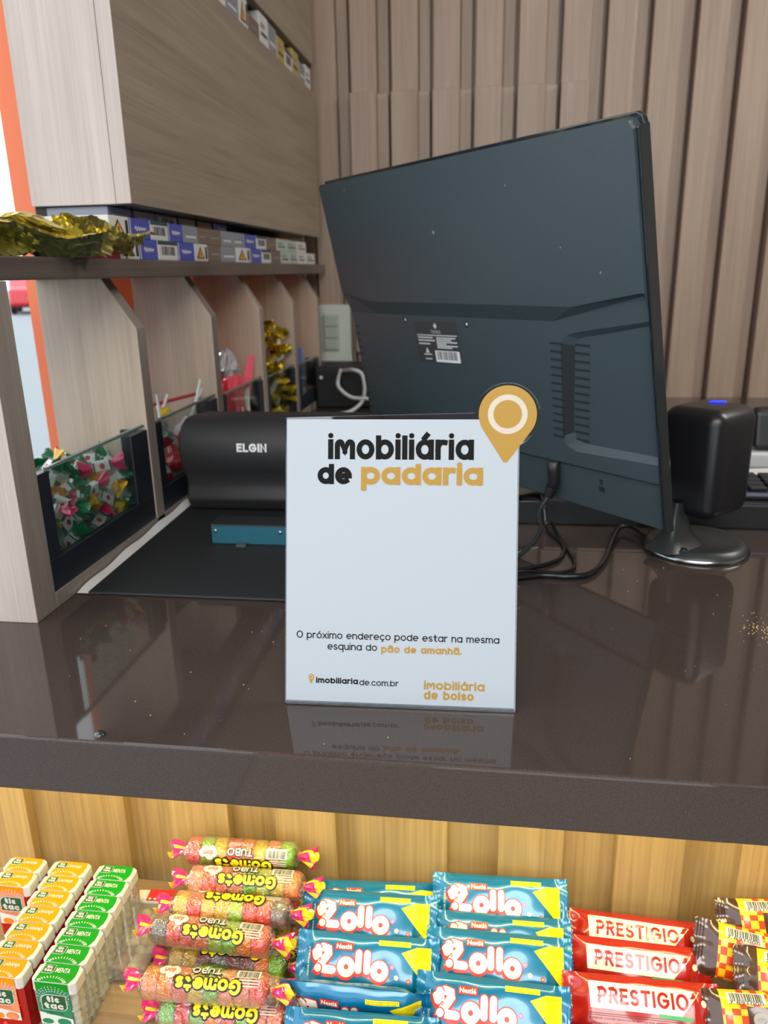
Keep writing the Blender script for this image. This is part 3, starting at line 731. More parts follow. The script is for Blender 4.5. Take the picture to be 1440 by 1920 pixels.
# sides of the back shell
def wall(a, c, na, nc): b.poly([F(*a, na), F(*c, nc), F(*c, nbk), F(*a, nbk)])
for k in range(1, 7): wall(top[k], top[k - 1] if k > 1 else (0, .2405), 0, 0)
wall((uL, .236), (uL, .384), 0, 0); wall((-.566, .2043), (uL, .236), n1, 0); wall(bl_, (-.566, .2043), n1, n1); wall((-.578, -.018), (-.578, .0265), n3, n3)
wall((0, .2132), (0, .2405), n1, 0); wall((0, .0443), (0, .0655), n1, n1); wall((0, -.0105), (-.578, -.018), n3, n3)
shell = b.build('back_shell', MK, t, mo)
b = MB(); b.poly([F(*cc[3], n1), F(*rr_[3], n2), F(*rr_[4], n2), F(*cc[4], n1)]); tag(b.build('shaded_channel_wall', MKD, t, mo), 'channel side wall with shade put into its colour')  # solid side wall of the channel, its shade painted in with dark colour
for k in range(13):     # cooling slots beside the recess
    f = k / 12; vv = lerp(.1835, .0735, f); uu = lerp(-.1300, -.1420, f); u2 = lerp(-.0950, -.1100, f)
    b = MB(); b.obox(F(uu, vv, n1), U * .0085, V * .0011, N * .0005); b.obox(F(u2, vv - .001, n2), U * .0105, V * .0011, N * .0005)
    b.build('cooling_slot', MKD, t, mo)
for k in range(14):
    b = MB(); v = lerp(.182, .04, k / 13); b.obox(F(-.560 - .001 * k, v, n1), U * .004, V * .0011, N * .0004); b.build('side_slot', MKD, t, mo)
b = MB()
fr = [(.003, -.0125), (.003, .380), (.0005, .388), (-.006, .3915), (uL - .002, .3915), (uL - .008, -.020)]
b.hexa([F(*p, nbk - .0001) for p in fr], [F(*p, nbk - .0060) for p in fr])
b.hexa([F(.0002, -.0110, -.0030), F(.0036, -.0110, -.0030), F(.0036, .3800, -.0030), F(.0002, .3800, -.0030)], [F(.0002, -.0125, nbk - .0060), F(.0036, -.0125, nbk - .0060), F(.0036, .3815, nbk - .0060), F(.0002, .3815, nbk - .0060)])
b.build('front_frame', MKF, t, mo, (.0012, 2))
b = MB(); b.poly([F(-.012, 0, nbk - .0063), F(-.012, .378, nbk - .0063), F(uL + .012, .378, nbk - .0063), F(uL + .012, -.006, nbk - .0063)]); b.build('screen', BLACKG, t, mo)
# rating label, barcode sticker, screws, lock slot
b = MB(); L3 = lambda u, v, d=0: F(u, v, n1 + .0003 + d)
def LB(x, y, d=0):   # label frame 0..1, y up
    return L3(lerp(-.4014, -.3046, x) + (1 - y) * -.0018, lerp(.1394 + .0043 * x, .1963 + .0024 * x, y), d)
b.rect(0, 1, 0, 1, LB, 0)
K = lambda x, y, d=0: LB(x, y, .0003)
b.quad((.47, .90), (.515, .83), (.56, .90), (.515, .98), K, 1); b.btext('TRONOS', .40, .62, .72, .80, K, 1)
b.rect(.05, .98, .665, .69, K, 1)
for x0, x1, y in ((.06, .42, .60), (.06, .46, .53), (.06, .34, .45), (.5, .94, .60), (.5, .84, .55), (.5, .97, .50), (.5, .72, .455), (.5, .97, .41), (.5, .84, .365)): b.rect(x0, x1, y, y + .035, K, 1)
b.quad((.2, .24), (.29, .24), (.26, .36), (.23, .36), K, 1); b.rect(.15, .34, .19, .22, K, 1); b.rect(.17, .33, .08, .11, K, 1)
rl = tag(b.build('rating_label', [mat('label_dark', (58, 62, 64), .45), mat('label_ink', (190, 198, 200), .5)], t, mo), 'dark rating label with pale print')
b = MB(); b.barcode(.43, .99, .03, .31, lambda x, y, d=0: LB(x, y, .0005 + d), 0, 1, 7); b.build('barcode_sticker', [WHITE, mat('barcode_grey', (70, 76, 80), .5)], rl, mo)
for uu in (-.4209, -.2834):
    b = MB(); Q = lambda x, y: F(uu + x, .1973 + y, n1 + .0003); b.disc((0, 0), .0042, Q, 0, 18); b.disc((.001, .0005), .0018, lambda x, y: F(uu + x, .1973 + y, n1 + .0006), 1, 12); b.build('screw_hole', [MKD, CW], t, mo)
b = MB(); b.obox(F(-.0868, .0175, n3), U * .004, V * .003, N * .0005); b.obox(F(-.0868, .0262, n3), U * .0025, V * .003, N * .0003); b.build('lock_slot', MKD, t, mo)
R = random.Random(3); b = MB()
for uu, vv, nn, s in ((-.2539, .2168, -.004, .0016), (-.31, .31, 0, .0024), (-.17, .35, 0, .001), (-.5, .376, 0, .0016), (-.05, .26, 0, .0012), (-.2, .12, n1, .001), (-.1, .285, 0, .0009)): b.disc((uu, vv), s, lambda x, y: F(x, y, nn + .0004), 0, 8)
b.build('dust_speck', mat('dust', (120, 132, 136), .8), t, mo)
# stand
ub = -.285
b = MB(); b.hexa([F(ub - .035, .03, nbk - .002), F(ub + .035, .03, nbk - .002), F(ub + .035, .03, n3), F(ub - .035, .03, n3)],
                 [Vector((*F(ub - .035, 0, nbk - .016).xy, .040)), Vector((*F(ub + .035, 0, nbk - .016).xy, .040)), Vector((*F(ub + .035, 0, .006).xy, .040)), Vector((*F(ub - .035, 0, .006).xy, .040))]); b.build('stand_neck', BLACK, t, mo, (.002, 2))
b = MB(); c0 = Vector((-.005, 1.085, 0)); Nf = Vector((-.7679, -.6406, 0))
pts = []
for sx, sy in ((1, 1), (-1, 1), (-1, -1), (1, -1)):
    for q in range(5):
        a0 = {(1, 1): 0, (-1, 1): 90, (-1, -1): 180, (1, -1): 270}[(sx, sy)] + 22.5 * q
        pts.append(c0 + U * (sx * .085 + .03 * math.cos(rad(a0))) + Nf * (sy * .065 + .03 * math.sin(rad(a0))))
b.hexa([(p.x, p.y, .0320) for p in pts], [(p.x, p.y, .0400) for p in pts]); b.build('stand_foot', BLACKG, t, mo, (.002, 2))
# power plug and its lead: rests plugged in the monitor
t = thing('power_lead', 'black power lead plugged into the underside of the monitor', 'cable', (.035, .87, 0)); o = (.035, .87, 0)
pa = F(-.1555, .0405, n1 + .001); pb = F(-.1575, .013, n1 + .003); pc = F(-.166, -.006, n1 + .006)
b = MB(); b.tube([pa, lerp(pa, pb, .5), pb, pc], [.0072, .0072, .0068, .0052], 14); pg = b.build('plug', BLACK, t, o)
for k in range(5):
    p = lerp(pb, pc, .35 + k * .16); b = MB(); b.tube([p, p + (pc - pb).normalized() * .0018], [.0072 - k * .0004] * 2, 12); b.build('strain_ring', BLACK, pg, o)
b = MB(); b.tube(spline([pc, pc + Vector((-.012, -.015, -.018)), (.060, .875, .022), (.035, .845, .004), (.005, .82, .0032), (-.05, .81, .0032)]), .0027, 10); b.build('cord', mat('cord_sheen', (40, 46, 48), .22), t, o)

# ------------------------------------------------------------------ desk scanner on its round foot
so = Vector((.246, .905, 0)); t = thing('desk_scanner', 'black upright desk scanner with blue light on a round foot', 'scanner', so)
SB = mat('scanner_black', (22, 23, 27), .33)
b = MB(); d1 = Vector((.7071, .7071, 0)); d2 = Vector((-.7071, .7071, 0)); bc = Vector((.248, .914, .1055))
b.obox(bc, d1 * .0425, d2 * .0385, (0, 0, .0635)); b.build('body', SB, t, so, (.0175, 6), shade=True)
b = MB(); b.lathe([(.0001, .1698), (.008, .1698), (.0075, .1706), (.0001, .1706)], (0, 0, 0), 20)
b.v = [(bc.x + (x * 1.7) * .75 + .010, bc.y + y * .6 + .012, z) for x, y, z in b.v]; tag(b.build('indicator_light', mat('blue_led', (30, 50, 255), .4, emit=2.0), t, so), 'glowing blue indicator light')
b = MB(); b.lathe([(.0001, 0.0002), (.0575, 0.0002), (.0600, .0012), (.0602, .0030), (.0588, .0046), (.0585, .0052), (.0545, .0115), (.0500, .0128), (.0455, .0118), (.042, .0100), (.0001, .0092)], (.243, .900, 0), 64, [0, 1, 1, 1, 0, 0, 0, 0, 0, 0])
b.build('foot', [mat('scanner_grey', (40, 44, 46), .35), mat('scanner_rim', (150, 156, 158), .2, metal=1)], t, so)
b = MB()
def fn(u, v):
    th = 2 * math.pi * v; f = (1 - u); w = .017 + .026 * f ** 3.2; dpt = .007 + .018 * f ** 3
    c = Vector((.214 + .006 * u, .882 + .008 * u + .0, .0095 + .052 * u)); s_ = lambda x: math.copysign(abs(x) ** .6, x)
    q = c + d1 * (w * s_(math.cos(th)) * .85) + d2 * (dpt * s_(math.sin(th)) * .9)
    return q
b.grid(fn, 12, 28); b.build('neck', MATS['scanner_grey'], t, so)
b = MB(); b.tube(spline([(.222, .856, .012), (.205, .878, .0085), (.190, .915, .0085), (.177, .948, .0095), (.163, .946, .008), (.147, .900, .005), (.130, .838, .0034), (.109, .797, .0034), (.086, .788, .0034), (.060, .789, .0034), (.03, .778, .0034), (-.02, .76, .0034)]), .0032, 10)
solo('scanner_cable', b, mat('cable_black', (20, 22, 24), .25), 'thick black cable curving over the counter from the round scanner foot', 'cable', (.1, .85, 0))
b = MB(); b.tube(spline([(.066, 1.0, .034), (.070, .970, .030), (.073, .955, .006), (.078, .93, .0025), (.089, .895, .0025), (.087, .862, .0025), (.073, .832, .0025), (.035, .806, .0025), (-.03, .79, .0025)]), .0024, 8)
solo('thin_cable', b, MATS['cable_black'], 'thin black cable bowing nearest the sign behind the scanner cable', 'cable', (.07, .9, 0))
b = MB(); b.tube(spline([(.082, .99, .0025), (.086, .93, .0025), (.094, .870, .0025), (.0975, .832, .0025), (.090, .8075, .0025), (.068, .7995, .0028), (.034, .7895, .007), (-.03, .775, .0028)]), .0019, 8)
solo('second_thin_cable', b, MATS['cable_black'], 'slimmest black cable with the sharp bend next to the scanner cable', 'cable', (.09, .9, 0))

# ------------------------------------------------------------------ things at the right edge
b = MB(); b.box(-.09, 1.1, .976, 1.36, 0.0002, .0318)
solo('low_platform', b, mat('platform_black', (28, 30, 33), .45), 'low black platform under the keyboard and the monitor foot', 'platform', (.5, 1.1, 0), bevel=(.0015, 2))
t = thing('keyboard', 'black keyboard at the right frame edge behind the scanner', 'keyboard', (.47, 1.04, .032)); o = (.47, 1.04, .032)
b = MB(); b.hexa([(.300, 1.000, .0322), (.72, .990, .0322), (.722, 1.072, .0322), (.302, 1.080, .0322)], [(.300, 1.000, .042), (.72, .990, .042), (.722, 1.072, .046), (.302, 1.080, .046)]); b.build('case', mat('keyboard_case', (34, 36, 42), .3), t, o, (.002, 2))
for r_ in range(4):
    for c_ in range(16):
        x = .306 + c_ * .0258 + r_ * .001; y = 1.007 + r_ * .0178 - c_ * .0006; zz = .0428 + r_ * .0009
        b = MB(); b.box(x, x + .0215, y, y + .0145, zz, zz + .0045); b.build('key', mat('key_black', (44, 46, 52), .4), t, o, (.0012, 1))
b = MB(); b.hexa([(.300, .9985, .0375), (.72, .9885, .0375), (.72, .990, .0375), (.300, 1.000, .0375)], [(.300, .9985, .0408), (.72, .9885, .0408), (.72, .990, .0408), (.300, 1.000, .0408)]); b.build('front_trim', mat('keyboard_trim', (150, 160, 190), .2, metal=.6), t, o)
t = thing('card_terminal', 'dark card terminal in a white cradle at the right frame edge', 'card terminal', (.42, 1.19, .032)); o = (.42, 1.19, .032)
b = MB(); b.obox((.418, 1.19, .089), (.0335, 0, 0), (0, .011, .002), (0, .006, .029)); b.build('terminal_body', BLACK, t, o, (.008, 3))
b = MB(); b.box(.378, .47, 1.203, 1.222, .0322, .108); b.box(.374, .47, 1.165, 1.222, .0322, .056); tag(b.build('cradle', mat('cradle_white', (200, 206, 204), .4), t, o, (.004, 3)), 'white cradle')
t = thing('receipt_tray', 'shallow brown tray with white slips behind the keyboard', 'tray', (.42, 1.10, .032)); o = (.42, 1.10, .032)
b = MB(); b.box(.348, .56, 1.085, 1.125, .0322, .0395); b.build('tray', mat('tray_brown', (130, 100, 54), .5), t, o, (.001, 2))
b = MB(); b.hexa([(.346, 1.084, .0396), (.562, 1.084, .0396), (.562, 1.122, .0396), (.346, 1.122, .0396)], [(.346, 1.084, .0425), (.562, 1.084, .050), (.562, 1.122, .050), (.346, 1.122, .0425)]); b.build('slips', WHITE, t, o)

# ------------------------------------------------------------------ acrylic sign
sb = Vector((-.1532, .5113, 0)); sx = Vector((.1756, .0057, 0)).normalized(); tl = rad(15)
sn = Vector((-sx.y, sx.x, 0)); su = (sn * math.sin(tl) + Vector((0, 0, 1)) * math.cos(tl)); so_ = su.cross(sx).normalized() * -1
if so_.y > 0: so_ = -so_
SWd, SH = .1757, .2200
t = thing('table_sign', 'white acrylic table sign with black and gold print standing on the counter', 'sign', (-.065, .514, 0)); o = (-.065, .514, 0)
def G(u, v, d=0.0): return sb + Vector((0, 0, .0015)) + sx * (u * SWd) + su * (SH - v * SH) + so_ * d     # u 0..1 across, v 0 top..1 bottom, d towards the viewer
PCu, PCv, PR = .953, -.012, .0232
def outline(grow, pts=None):
    """outline of the acrylic blade with the pin head standing out of its top right corner (metres from the lower left)"""
    g = grow; r = PR + g; cx, cy = PCu * SWd, SH * (1 - PCv)
    a = [(-g, -g), (SWd + g, -g)]
    ang0 = -math.acos(min(1, (SWd + g - cx) / r)); ang1 = math.pi - math.asin((cy - SH - g) / r)
    if cy - SH - g < 0: ang1 = math.pi + math.asin((SH + g - cy) / r)
    for q in range(29):
        th = lerp(ang0, ang1, q / 28); a.append((cx + r * math.cos(th), cy + r * math.sin(th)))
    return a + [(-g, SH + g)]
H2 = lambda p, d: sb + Vector((0, 0, .0015)) + sx * p[0] + su * p[1] + so_ * d
ACR = clear('acrylic', (236, 240, 244), .90, .02)
ol = outline(.0009)
b = MB(); b.hexa([H2(p, -.0030) for p in ol], [H2(p, -.0012) for p in ol]); b.build('acrylic_blade', ACR, t, o)
b = MB()
for k in range(len(ol)):        # bright and dark cut edge of the sheet
    p, q = ol[k], ol[(k + 1) % len(ol)]; b.poly([H2(p, -.0031), H2(q, -.0031), H2(q, .0001), H2(p, .0001)])
b.build('polished_edge', mat('acrylic_edge', (70, 78, 96), .15, spec=.8), t, o)
ft = MB(); f0 = sb + Vector((0, 0, .0003))
ft.hexa([f0 - sn * .001, f0 + sx * SWd - sn * .001, f0 + sx * SWd + sn * .075, f0 + sn * .075], [f0 - sn * .001 + Vector((0, 0, .0022)), f0 + sx * SWd - sn * .001 + Vector((0, 0, .0022)), f0 + sx * SWd + sn * .075 + Vector((0, 0, .0022)), f0 + sn * .075 + Vector((0, 0, .0022))])
ft.build('acrylic_foot', ACR, t, o)
PAPER = mat('sign_paper', (172, 181, 188), .45, spec=.3); PINK_ = mat('sign_ink', (12, 12, 13), .55, spec=.12); PGOLD = mat('sign_gold', (168, 130, 46), .42, spec=.3); PCREAM = mat('sign_cream', (192, 184, 166), .4)
b = MB(); b.poly([G(.002, .990), G(.998, .990), G(.998, .003), G(.002, .003)], 0)
E1 = lambda x, y: G(x / SWd, 1 - y / SH, .0002); E2 = lambda x, y: G(x / SWd, 1 - y / SH, .00035); E3 = lambda x, y: G(x / SWd, 1 - y / SH, .0005)
def line(s, u0, u1, vb, xh, w, m, P=E1, gap=.13): b.stext(s, u0 * SWd, u1 * SWd, (1 - vb) * SH, xh * SH, w * SH, P, m, gap)
line('i@obiliária', .184, .813, .1405, .0690, .0182, 1, gap=.075)
line('de', .138, .288, .2270, .0590, .0182, 1, gap=.07)
line('padaria', .329, .853, .2275, .0610, .0188, 2, gap=.075)
line('O próximo endereço pode estar na mesma', .048, .932, .768, .0190, .0034, 1)
line('esquina do', .186, .405, .8065, .0190, .0034, 1)
line('pão de amanhã.', .423, .772, .811, .0195, .0056, 2)
line('imobiliaria', .136, .322, .926, .0165, .0046, 1); line('de.com.br', .328, .500, .929, .0165, .0030, 1)
line('i@obiliária', .611, .872, .935, .0240, .0062, 2); line('de bolso', .611, .826, .970, .0245, .0066, 2)
# the map pin, large and small
def pin(u, v, r, tipv, P0, P1, P2):
    cx, cy = u * SWd, (1 - v) * SH; ty = (1 - tipv) * SH; tx = cx - r * .06
    i = len(b.v); pts = []
    for q in range(41):
        th = rad(lerp(-32, 212, q / 40)); pts.append((cx + r * math.cos(th), cy + r * math.sin(th)))
    b.v += [tuple(P0(*p)) for p in pts] + [tuple(P0(tx - r * .06, ty)), tuple(P0(tx + r * .06, ty))]
    b.face(range(i, i + len(pts) + 2), 2)
    b.ring((cx, cy), r * .685, r * .49, P1, 3)
pin(.953, -.0145, .0214, .1475, E2, E3, E3)
pin(.114, .9055, .0023, .929, E1, E2, E2)
b.build('printed_insert', [PAPER, PINK_, PGOLD, PCREAM], t, o)

# ------------------------------------------------------------------ mint packs
CAPW = mat('cap_white', (206, 206, 198), .35); LOR = mat('label_orange', (238, 140, 0), .6, spec=.2); LGR = mat('label_green', (0, 138, 20), .6, spec=.2); DGR = mat('label_dark_green', (14, 84, 44), .4)
MINT = mat('mint_white', (226, 226, 214), .4); TEALL = mat('label_teal', (30, 128, 86), .4); LPEACH = mat('label_peach', (226, 140, 100), .45); LPALE = mat('label_pale', (215, 222, 210), .45)
CLEARP = clear('clear_pack', (240, 242, 236), .86, .05, None, ((235, 235, 222), .22)); REDP = clear('red_pack', (214, 70, 50), .9, .06, None, ((200, 26, 18), .62)); OMINT = mat('mint_orange', (236, 60, 24), .4)
PW, PD, PH = .0385, .0180, .0625
def mint_pack(name, word, labm, bodym, mintm, frontm, label):
    t = thing(name, label, 'mint pack')
    b = MB(); h0 = PH - .0115
    def ringp(z, g=0, c=.0045):
        x0, x1, y0, y1 = g, PW - g, g, PD - g
        return [(x0 + c, y0, z), (x1 - c, y0, z), (x1, y0 + c * .6, z), (x1, y1 - c * .6, z), (x1 - c, y1, z), (x0 + c, y1, z), (x0, y1 - c * .6, z), (x0, y0 + c * .6, z)]
    b.hexa(ringp(0.0003, .0012, .003), ringp(h0, .0004, .003)); b.build('body', bodym, t)
    b = MB(); b.hexa(ringp(h0, 0, .003), ringp(PH, 0, .0042)); b.build('cap', CAPW, t, bevel=(.0009, 2))
    # mints
    b = MB(); rr = random.Random(2)
    for k in range(6):
        for i in range(4):
            for j in range(2):
                M = Euler((rr.uniform(0, 3), rr.uniform(0, 3), rr.uniform(0, 3))).to_matrix()
                b.ellipsoid((.0062 + i * .0088 + rr.uniform(-.001, .001), .0052 + j * .0078, .0048 + k * .0072 + rr.uniform(-.001, .001)), .0054, .0034, .0034, M, 8, 6)
    tag(b.build('mints', mintm, t), kind='stuff')
    # label wraps from the cap top over the front edge
    mats = [labm, CAPW, DGR, frontm, LPALE, TEALL, LPEACH, mat('tangerine', (240, 130, 20), .5)]
    b = MB(); T = lambda x, y, d=0: (x, y, PH + .0002 + d)
    b.poly([T(.0035, .0003), T(.0325, .0003), T(.0352, .006), T(.0352, .012), T(.0340, PD - .0003), T(.0048, PD - .0003)], 0)
    T1 = lambda x, y, d=0: T(x, y, .0002 + d); T2 = lambda x, y, d=0: T(x, y, .0004 + d)
    def leaf(P, x0, x1, y0, y1, m):
        w, h = x1 - x0, y1 - y0; i = len(b.v); pts = [(x0, y0)] + arc(x1 - .3 * w, y0 + .3 * h, .3 * w, .3 * h, -90, 0, 5) + [(x1, y1)] + arc(x0 + .35 * w, y1 - .4 * h, .35 * w, .4 * h, 90, 180, 5)
        b.v += [tuple(P(*p)) for p in pts]; b.face(range(i, i + len(pts)), m)
    leaf(T1, .0050, .0150, .0078, .0158, 1); leaf(T2, .0054, .0146, .0082, .0154, 2)
    T3 = lambda x, y, d=0: T(x, y, .0006)
    b.stext('tic', .0078, .0128, .0119, .0022, .0008, T3, 1); b.stext('tac', .0068, .0136, .0091, .0022, .0008, T3, 1)
    b.btext(word, .0166, .0166 + .0142 * (len(word) / 7) ** .4, .0092, .0136, T2, 1, .02)
    for q in range(13):
        th = rad(lerp(165, 15, q / 12)); x, y = .018 + .0105 * math.cos(th), -.0005 + .0046 * math.sin(th); x2, y2 = .018 + .0130 * math.cos(th), -.0005 + .0060 * math.sin(th)
        b.ribbon([(x, max(.0006, y)), (x2, max(.0014, y2))], .0007, T1, 1)
    Fr = lambda x, z, d=0: (x, -.0003 - d, z)
    b.rect(.0040, .0325, .018, .0622, Fr, 3); b.rect(.0040, .0325, .055, .0622, lambda x, z, d=0: Fr(x, z, .0001), 0)
    F1 = lambda x, z, d=0: Fr(x, z, .0002); F2 = lambda x, z, d=0: Fr(x, z, .0004); F3 = lambda x, z, d=0: Fr(x, z, .0006)
    for rr_i, rads in enumerate((.0125, .0148, .017)):
        for q in range(17):
            th = rad(lerp(178, 2, q / 16)); x, z_ = .0183 + rads * math.cos(th) * .98, .0415 + rads * math.sin(th)
            if .0045 < x < .032: b.disc((x, z_), .0006, F1, 1, 6)
    leaf(F1, .0068, .0296, .0335, .0505, 1); leaf(F2, .0076, .0288, .0342, .0498, 2)
    b.stext('tic', .0125, .0232, .0427, .0052, .0019, F3, 1); b.stext('tac', .0095, .0262, .0357, .0052, .0019, F3, 1)
    b.quad((.0040, .018), (.0325, .018), (.0325, .0260), (.0040, .0310), F1, 4)
    b.btext(word, .0105, .0245, .0292, .0322, F3, 5 if word == 'MENTA' else 3, .02)
    if word == 'MENTA':
        b.disc((.010, .0215), .005, F2, 5, 16, .0028); b.disc((.0245, .0222), .006, F2, 5, 16, .0036)
    else:
        b.disc((.012, .0215), .0055, F2, 7, 18, .0035); b.disc((.025, .0222), .0058, F2, 7, 18, .0040); b.disc((.025, .0222), .0046, F3, 6, 18, .0030)
    tag(b.build('label', mats, t), 'printed wrap label')
    return t
mg = mint_pack('mint_pack', 'MENTA', LGR, CLEARP, MINT, TEALL, '')
og = mint_pack('orange_mint_pack', 'LARANJA', LOR, REDP, OMINT, LPEACH, '')
SZ = -.2853; posn = ['frontmost', 'second', 'third', 'fourth', 'fifth', 'sixth', 'rearmost']
def row(proto, x0, ks, lab, gp, first=True):
    for k in ks:
        loc = (x0 - .0008 * k, .4370 + .01835 * k, SZ)
        l = '%s, %s from the front' % (lab, posn[k]) if 0 < k < 6 else '%s, %s one' % (lab, posn[k])
        if first: proto.location = loc; tag(proto, l, 'mint pack', gp); first = False
        else: dup(proto, loc, (0, 0, 0), l, group=gp)
row(mg, -.3600, range(7), 'clear mint pack with green lid', 'green labelled mint packs')
row(og, -.4065, range(7), 'red mint pack with orange lid beside the green row', 'orange labelled mint packs')
row(og, -.4525, (5, 6), 'red mint pack with orange lid in the outer left row', 'orange labelled mint packs', False)
# clear pack lying flat with mixed sweets
t = thing('flat_sweet_pack', 'clear flat pack of brown and cream sweets lying by the gummy rolls', 'sweet pack', (-.316, .54, SZ), (0, 0, 4)); 
b = MB(); b.box(-.020, .020, -.044, .030, .0003, .017); b.build('body', CLEARP, t, bevel=(.002, 2))
b = MB(); b.box(-.020, .020, .030, .046, .0003, .018); b.build('cap', [CAPW], t, bevel=(.002, 2))
b = MB(); b.rect(-.008, .0195, .031, .0455, lambda x, y, d=0: (x, y, .0183), 0)
for k in range(5): b.rect(-.006 + k * .005, -.0035 + k * .005, .032, .0345, lambda x, y, d=0: (x, y, .0185), 1)
b.build('cap_label', [mat('label_red', (196, 40, 40), .4), CAPW], t)
R = random.Random(12); sw = [[], []]
bb = [MB(), MB()]
for i in range(4):
    for j in range(8):
        for k in range(2):
            q = R.random() < .42
            bb[q].ellipsoid((-.0145 + i * .0096 + R.uniform(-.001, .001), -.0385 + j * .0088 + R.uniform(-.001, .001), .0045 + k * .0066), .0056, .0042, .0040, Matrix.Rotation(R.uniform(0, 3), 3, 'Z'), 12, 8)
tag(bb[0].build('cream_sweets', mat('sweet_cream', (222, 206, 178), .3), t), kind='stuff'); tag(bb[1].build('brown_sweets', mat('sweet_brown', (170, 104, 70), .3), t), kind='stuff')

# ------------------------------------------------------------------ gummy rolls
GCOL = dict(r=(214, 70, 58), o=(230, 124, 24), g=(112, 176, 36), y=(204, 166, 32), p=(132, 72, 76), k=(104, 96, 96), l=(160, 184, 66), s=(220, 118, 86))
GM = {k: mat('gummy_' + n, GCOL[k], .55, bump=(1500, .8, .0008), sss=.15) for k, n in dict(r='red', o='orange', g='green', y='yellow', p='plum', k='grey', l='lime', s='salmon').items()}
TWP = mat('twist_magenta', (222, 40, 112), .2, coat=.8); TWY = mat('twist_bright_yellow', (240, 206, 30), .2, coat=.8)
ROLLF = clear('roll_film', (250, 250, 246), .93, .07, (120, 1.0, .006)); YEL = mat('print_yellow', (250, 226, 30), .35); PKT = mat('print_pink', (236, 120, 150), .4)
RR = .0125; RL = .104
gum = MB(); pr_ = [(.0001, -.0064), (.0100, -.0064), (.0119, -.0057), (.0125, -.0040), (.0126, 0), (.0125, .0040), (.0119, .0057), (.0100, .0064), (.0001, .0064)]
gum.lathe(pr_, (0, 0, 0), 24, 0, True, Matrix.Rotation(rad(90), 3, 'Y'))
gum_me = None
def gummy_roll(loc, rot, colours, label, spin=0, full=True, shared={}):
    global gum_me
    t = thing('gummy_roll', label, 'gummy roll', loc, rot, 'gummy sweet rolls')
    for k, c in enumerate(colours):
        if gum_me is None:
            g = gum.build('gummy', GM[c], t); gum_me = g.data
        else:
            g = bpy.data.objects.new('gummy', gum_me); COL.objects.link(g); g.parent = t
        g.location = (-RL / 2 + .0064 + k * .0130, 0, 0); g.material_slots[0].link = 'OBJECT'; g.material_slots[0].material = GM[c]
    if 'film' not in shared:
        b = MB()
        def fn(u, v):
            th = 2 * math.pi * v; x = lerp(-RL / 2 - .006, RL / 2 + .006, u); e = min(1, min(u, 1 - u) / .07)
            r = lerp(.0045, .0132, e ** .5) * (1 + .018 * math.sin(x * 900) * math.sin(3 * th) + (.06 * math.sin(th * 9) * (1 - e)))
            return (x, r * math.cos(th), r * math.sin(th))
        b.grid(fn, 50, 32); shared['film'] = b
        for side in (-1, 1):
            for part in (0, 1):
                b = MB()
                def fn(u, v, side=side, part=part):
                    th = 2 * math.pi * v; R0 = (.0068 if part == 0 else .0042); q = part * 2 + side
                    r = .0026 + R0 * u ** .7 * (1 + .38 * math.sin(th * 3 + q) + .22 * math.sin(th * 5 + 2 * q + u * 3))
                    return (side * (RL / 2 + .004 + (.0135 if part == 0 else .0150) * u * (1 + .25 * math.sin(th * 2 + q))), r * math.cos(th) + .003 * u, r * math.sin(th) * .75 - .004 * u * u + .0016 * math.sin(th * 4 + q) * u)
                b.grid(fn, 5, 24, 0, False); shared[(side, part)] = b
        # printing, reading upside down for the customer
        b = MB()
        def C(x, y, d=0): a = -y / .0135; r = .01345 + d; return (-x, -r * math.sin(a) * -1 if False else r * math.sin(a), r * math.cos(a))
        D1 = lambda x, y: C(x, y, .0002); D2 = lambda x, y: C(x, y, .0004)
        b.stext('Gomets', -.0330, .0250, .0018, .0112, .0052, C, 1, -.12, True); b.stext('Gomets', -.0315, .0235, .0031, .0086, .0026, D1, 0, .06, True)
        b.stext('TUBO', -.0135, .0125, -.0078, .0066, .0026, C, 1, -.05, True); b.stext('TUBO', -.0128, .0118, -.0071, .0052, .0013, D1, 2, .12, True)
        b.btext('Frutas', -.0112, .0112, -.0132, -.0084, C, 2, .045)
        b.btext('Frutas', -.0108, .0108, -.0130, -.0086, D1, 3, .01)
        for cx, cy, r in ((.030, -.002, .0050), (.0355, -.0015, .0038), (.025, -.0015, .0036), (.029, .0012, .0040), (.0335, -.0045, .0036), (.027, -.0045, .0036)): b.disc((cx, cy), r, C, 2, 16)
        b.btext('dori', .0255, .0350, -.0040, .0010, D1, 4, .03)
        b.barcode(-.046, -.026, -.0085, .0010, C, 2, 1, 5, 2)
        for k in range(3): b.rect(-.046, -.029 + .003 * (k % 2), .0025 + k * .0022, .0034 + k * .0022, C, 2, 4, 1)
        shared['print'] = b
        shared['pm'] = [YEL, INK, CAPW, PKT, mat('print_orange', (230, 96, 40), .4)]
        shared['o'] = None
    if shared.get('o') is None:
        kids = [shared['film'].build('clear_film', ROLLF, t)]
        for side in (-1, 1):
            for part in (0, 1): kids.append(shared[(side, part)].build('wrapper_twist', TWP if part == 0 else TWY, t))
        kids.append(shared['print'].build('printing', shared['pm'], t)); shared['o'] = [(k.name.split('.')[0], k.data) for k in kids]
        ks = kids
    else:
        ks = []
        for nm, me in shared['o']:
            k = bpy.data.objects.new(nm, me); COL.objects.link(k); k.parent = t; ks.append(k)
    ks[-1].rotation_euler = (rad(spin), 0, 0)
    return t
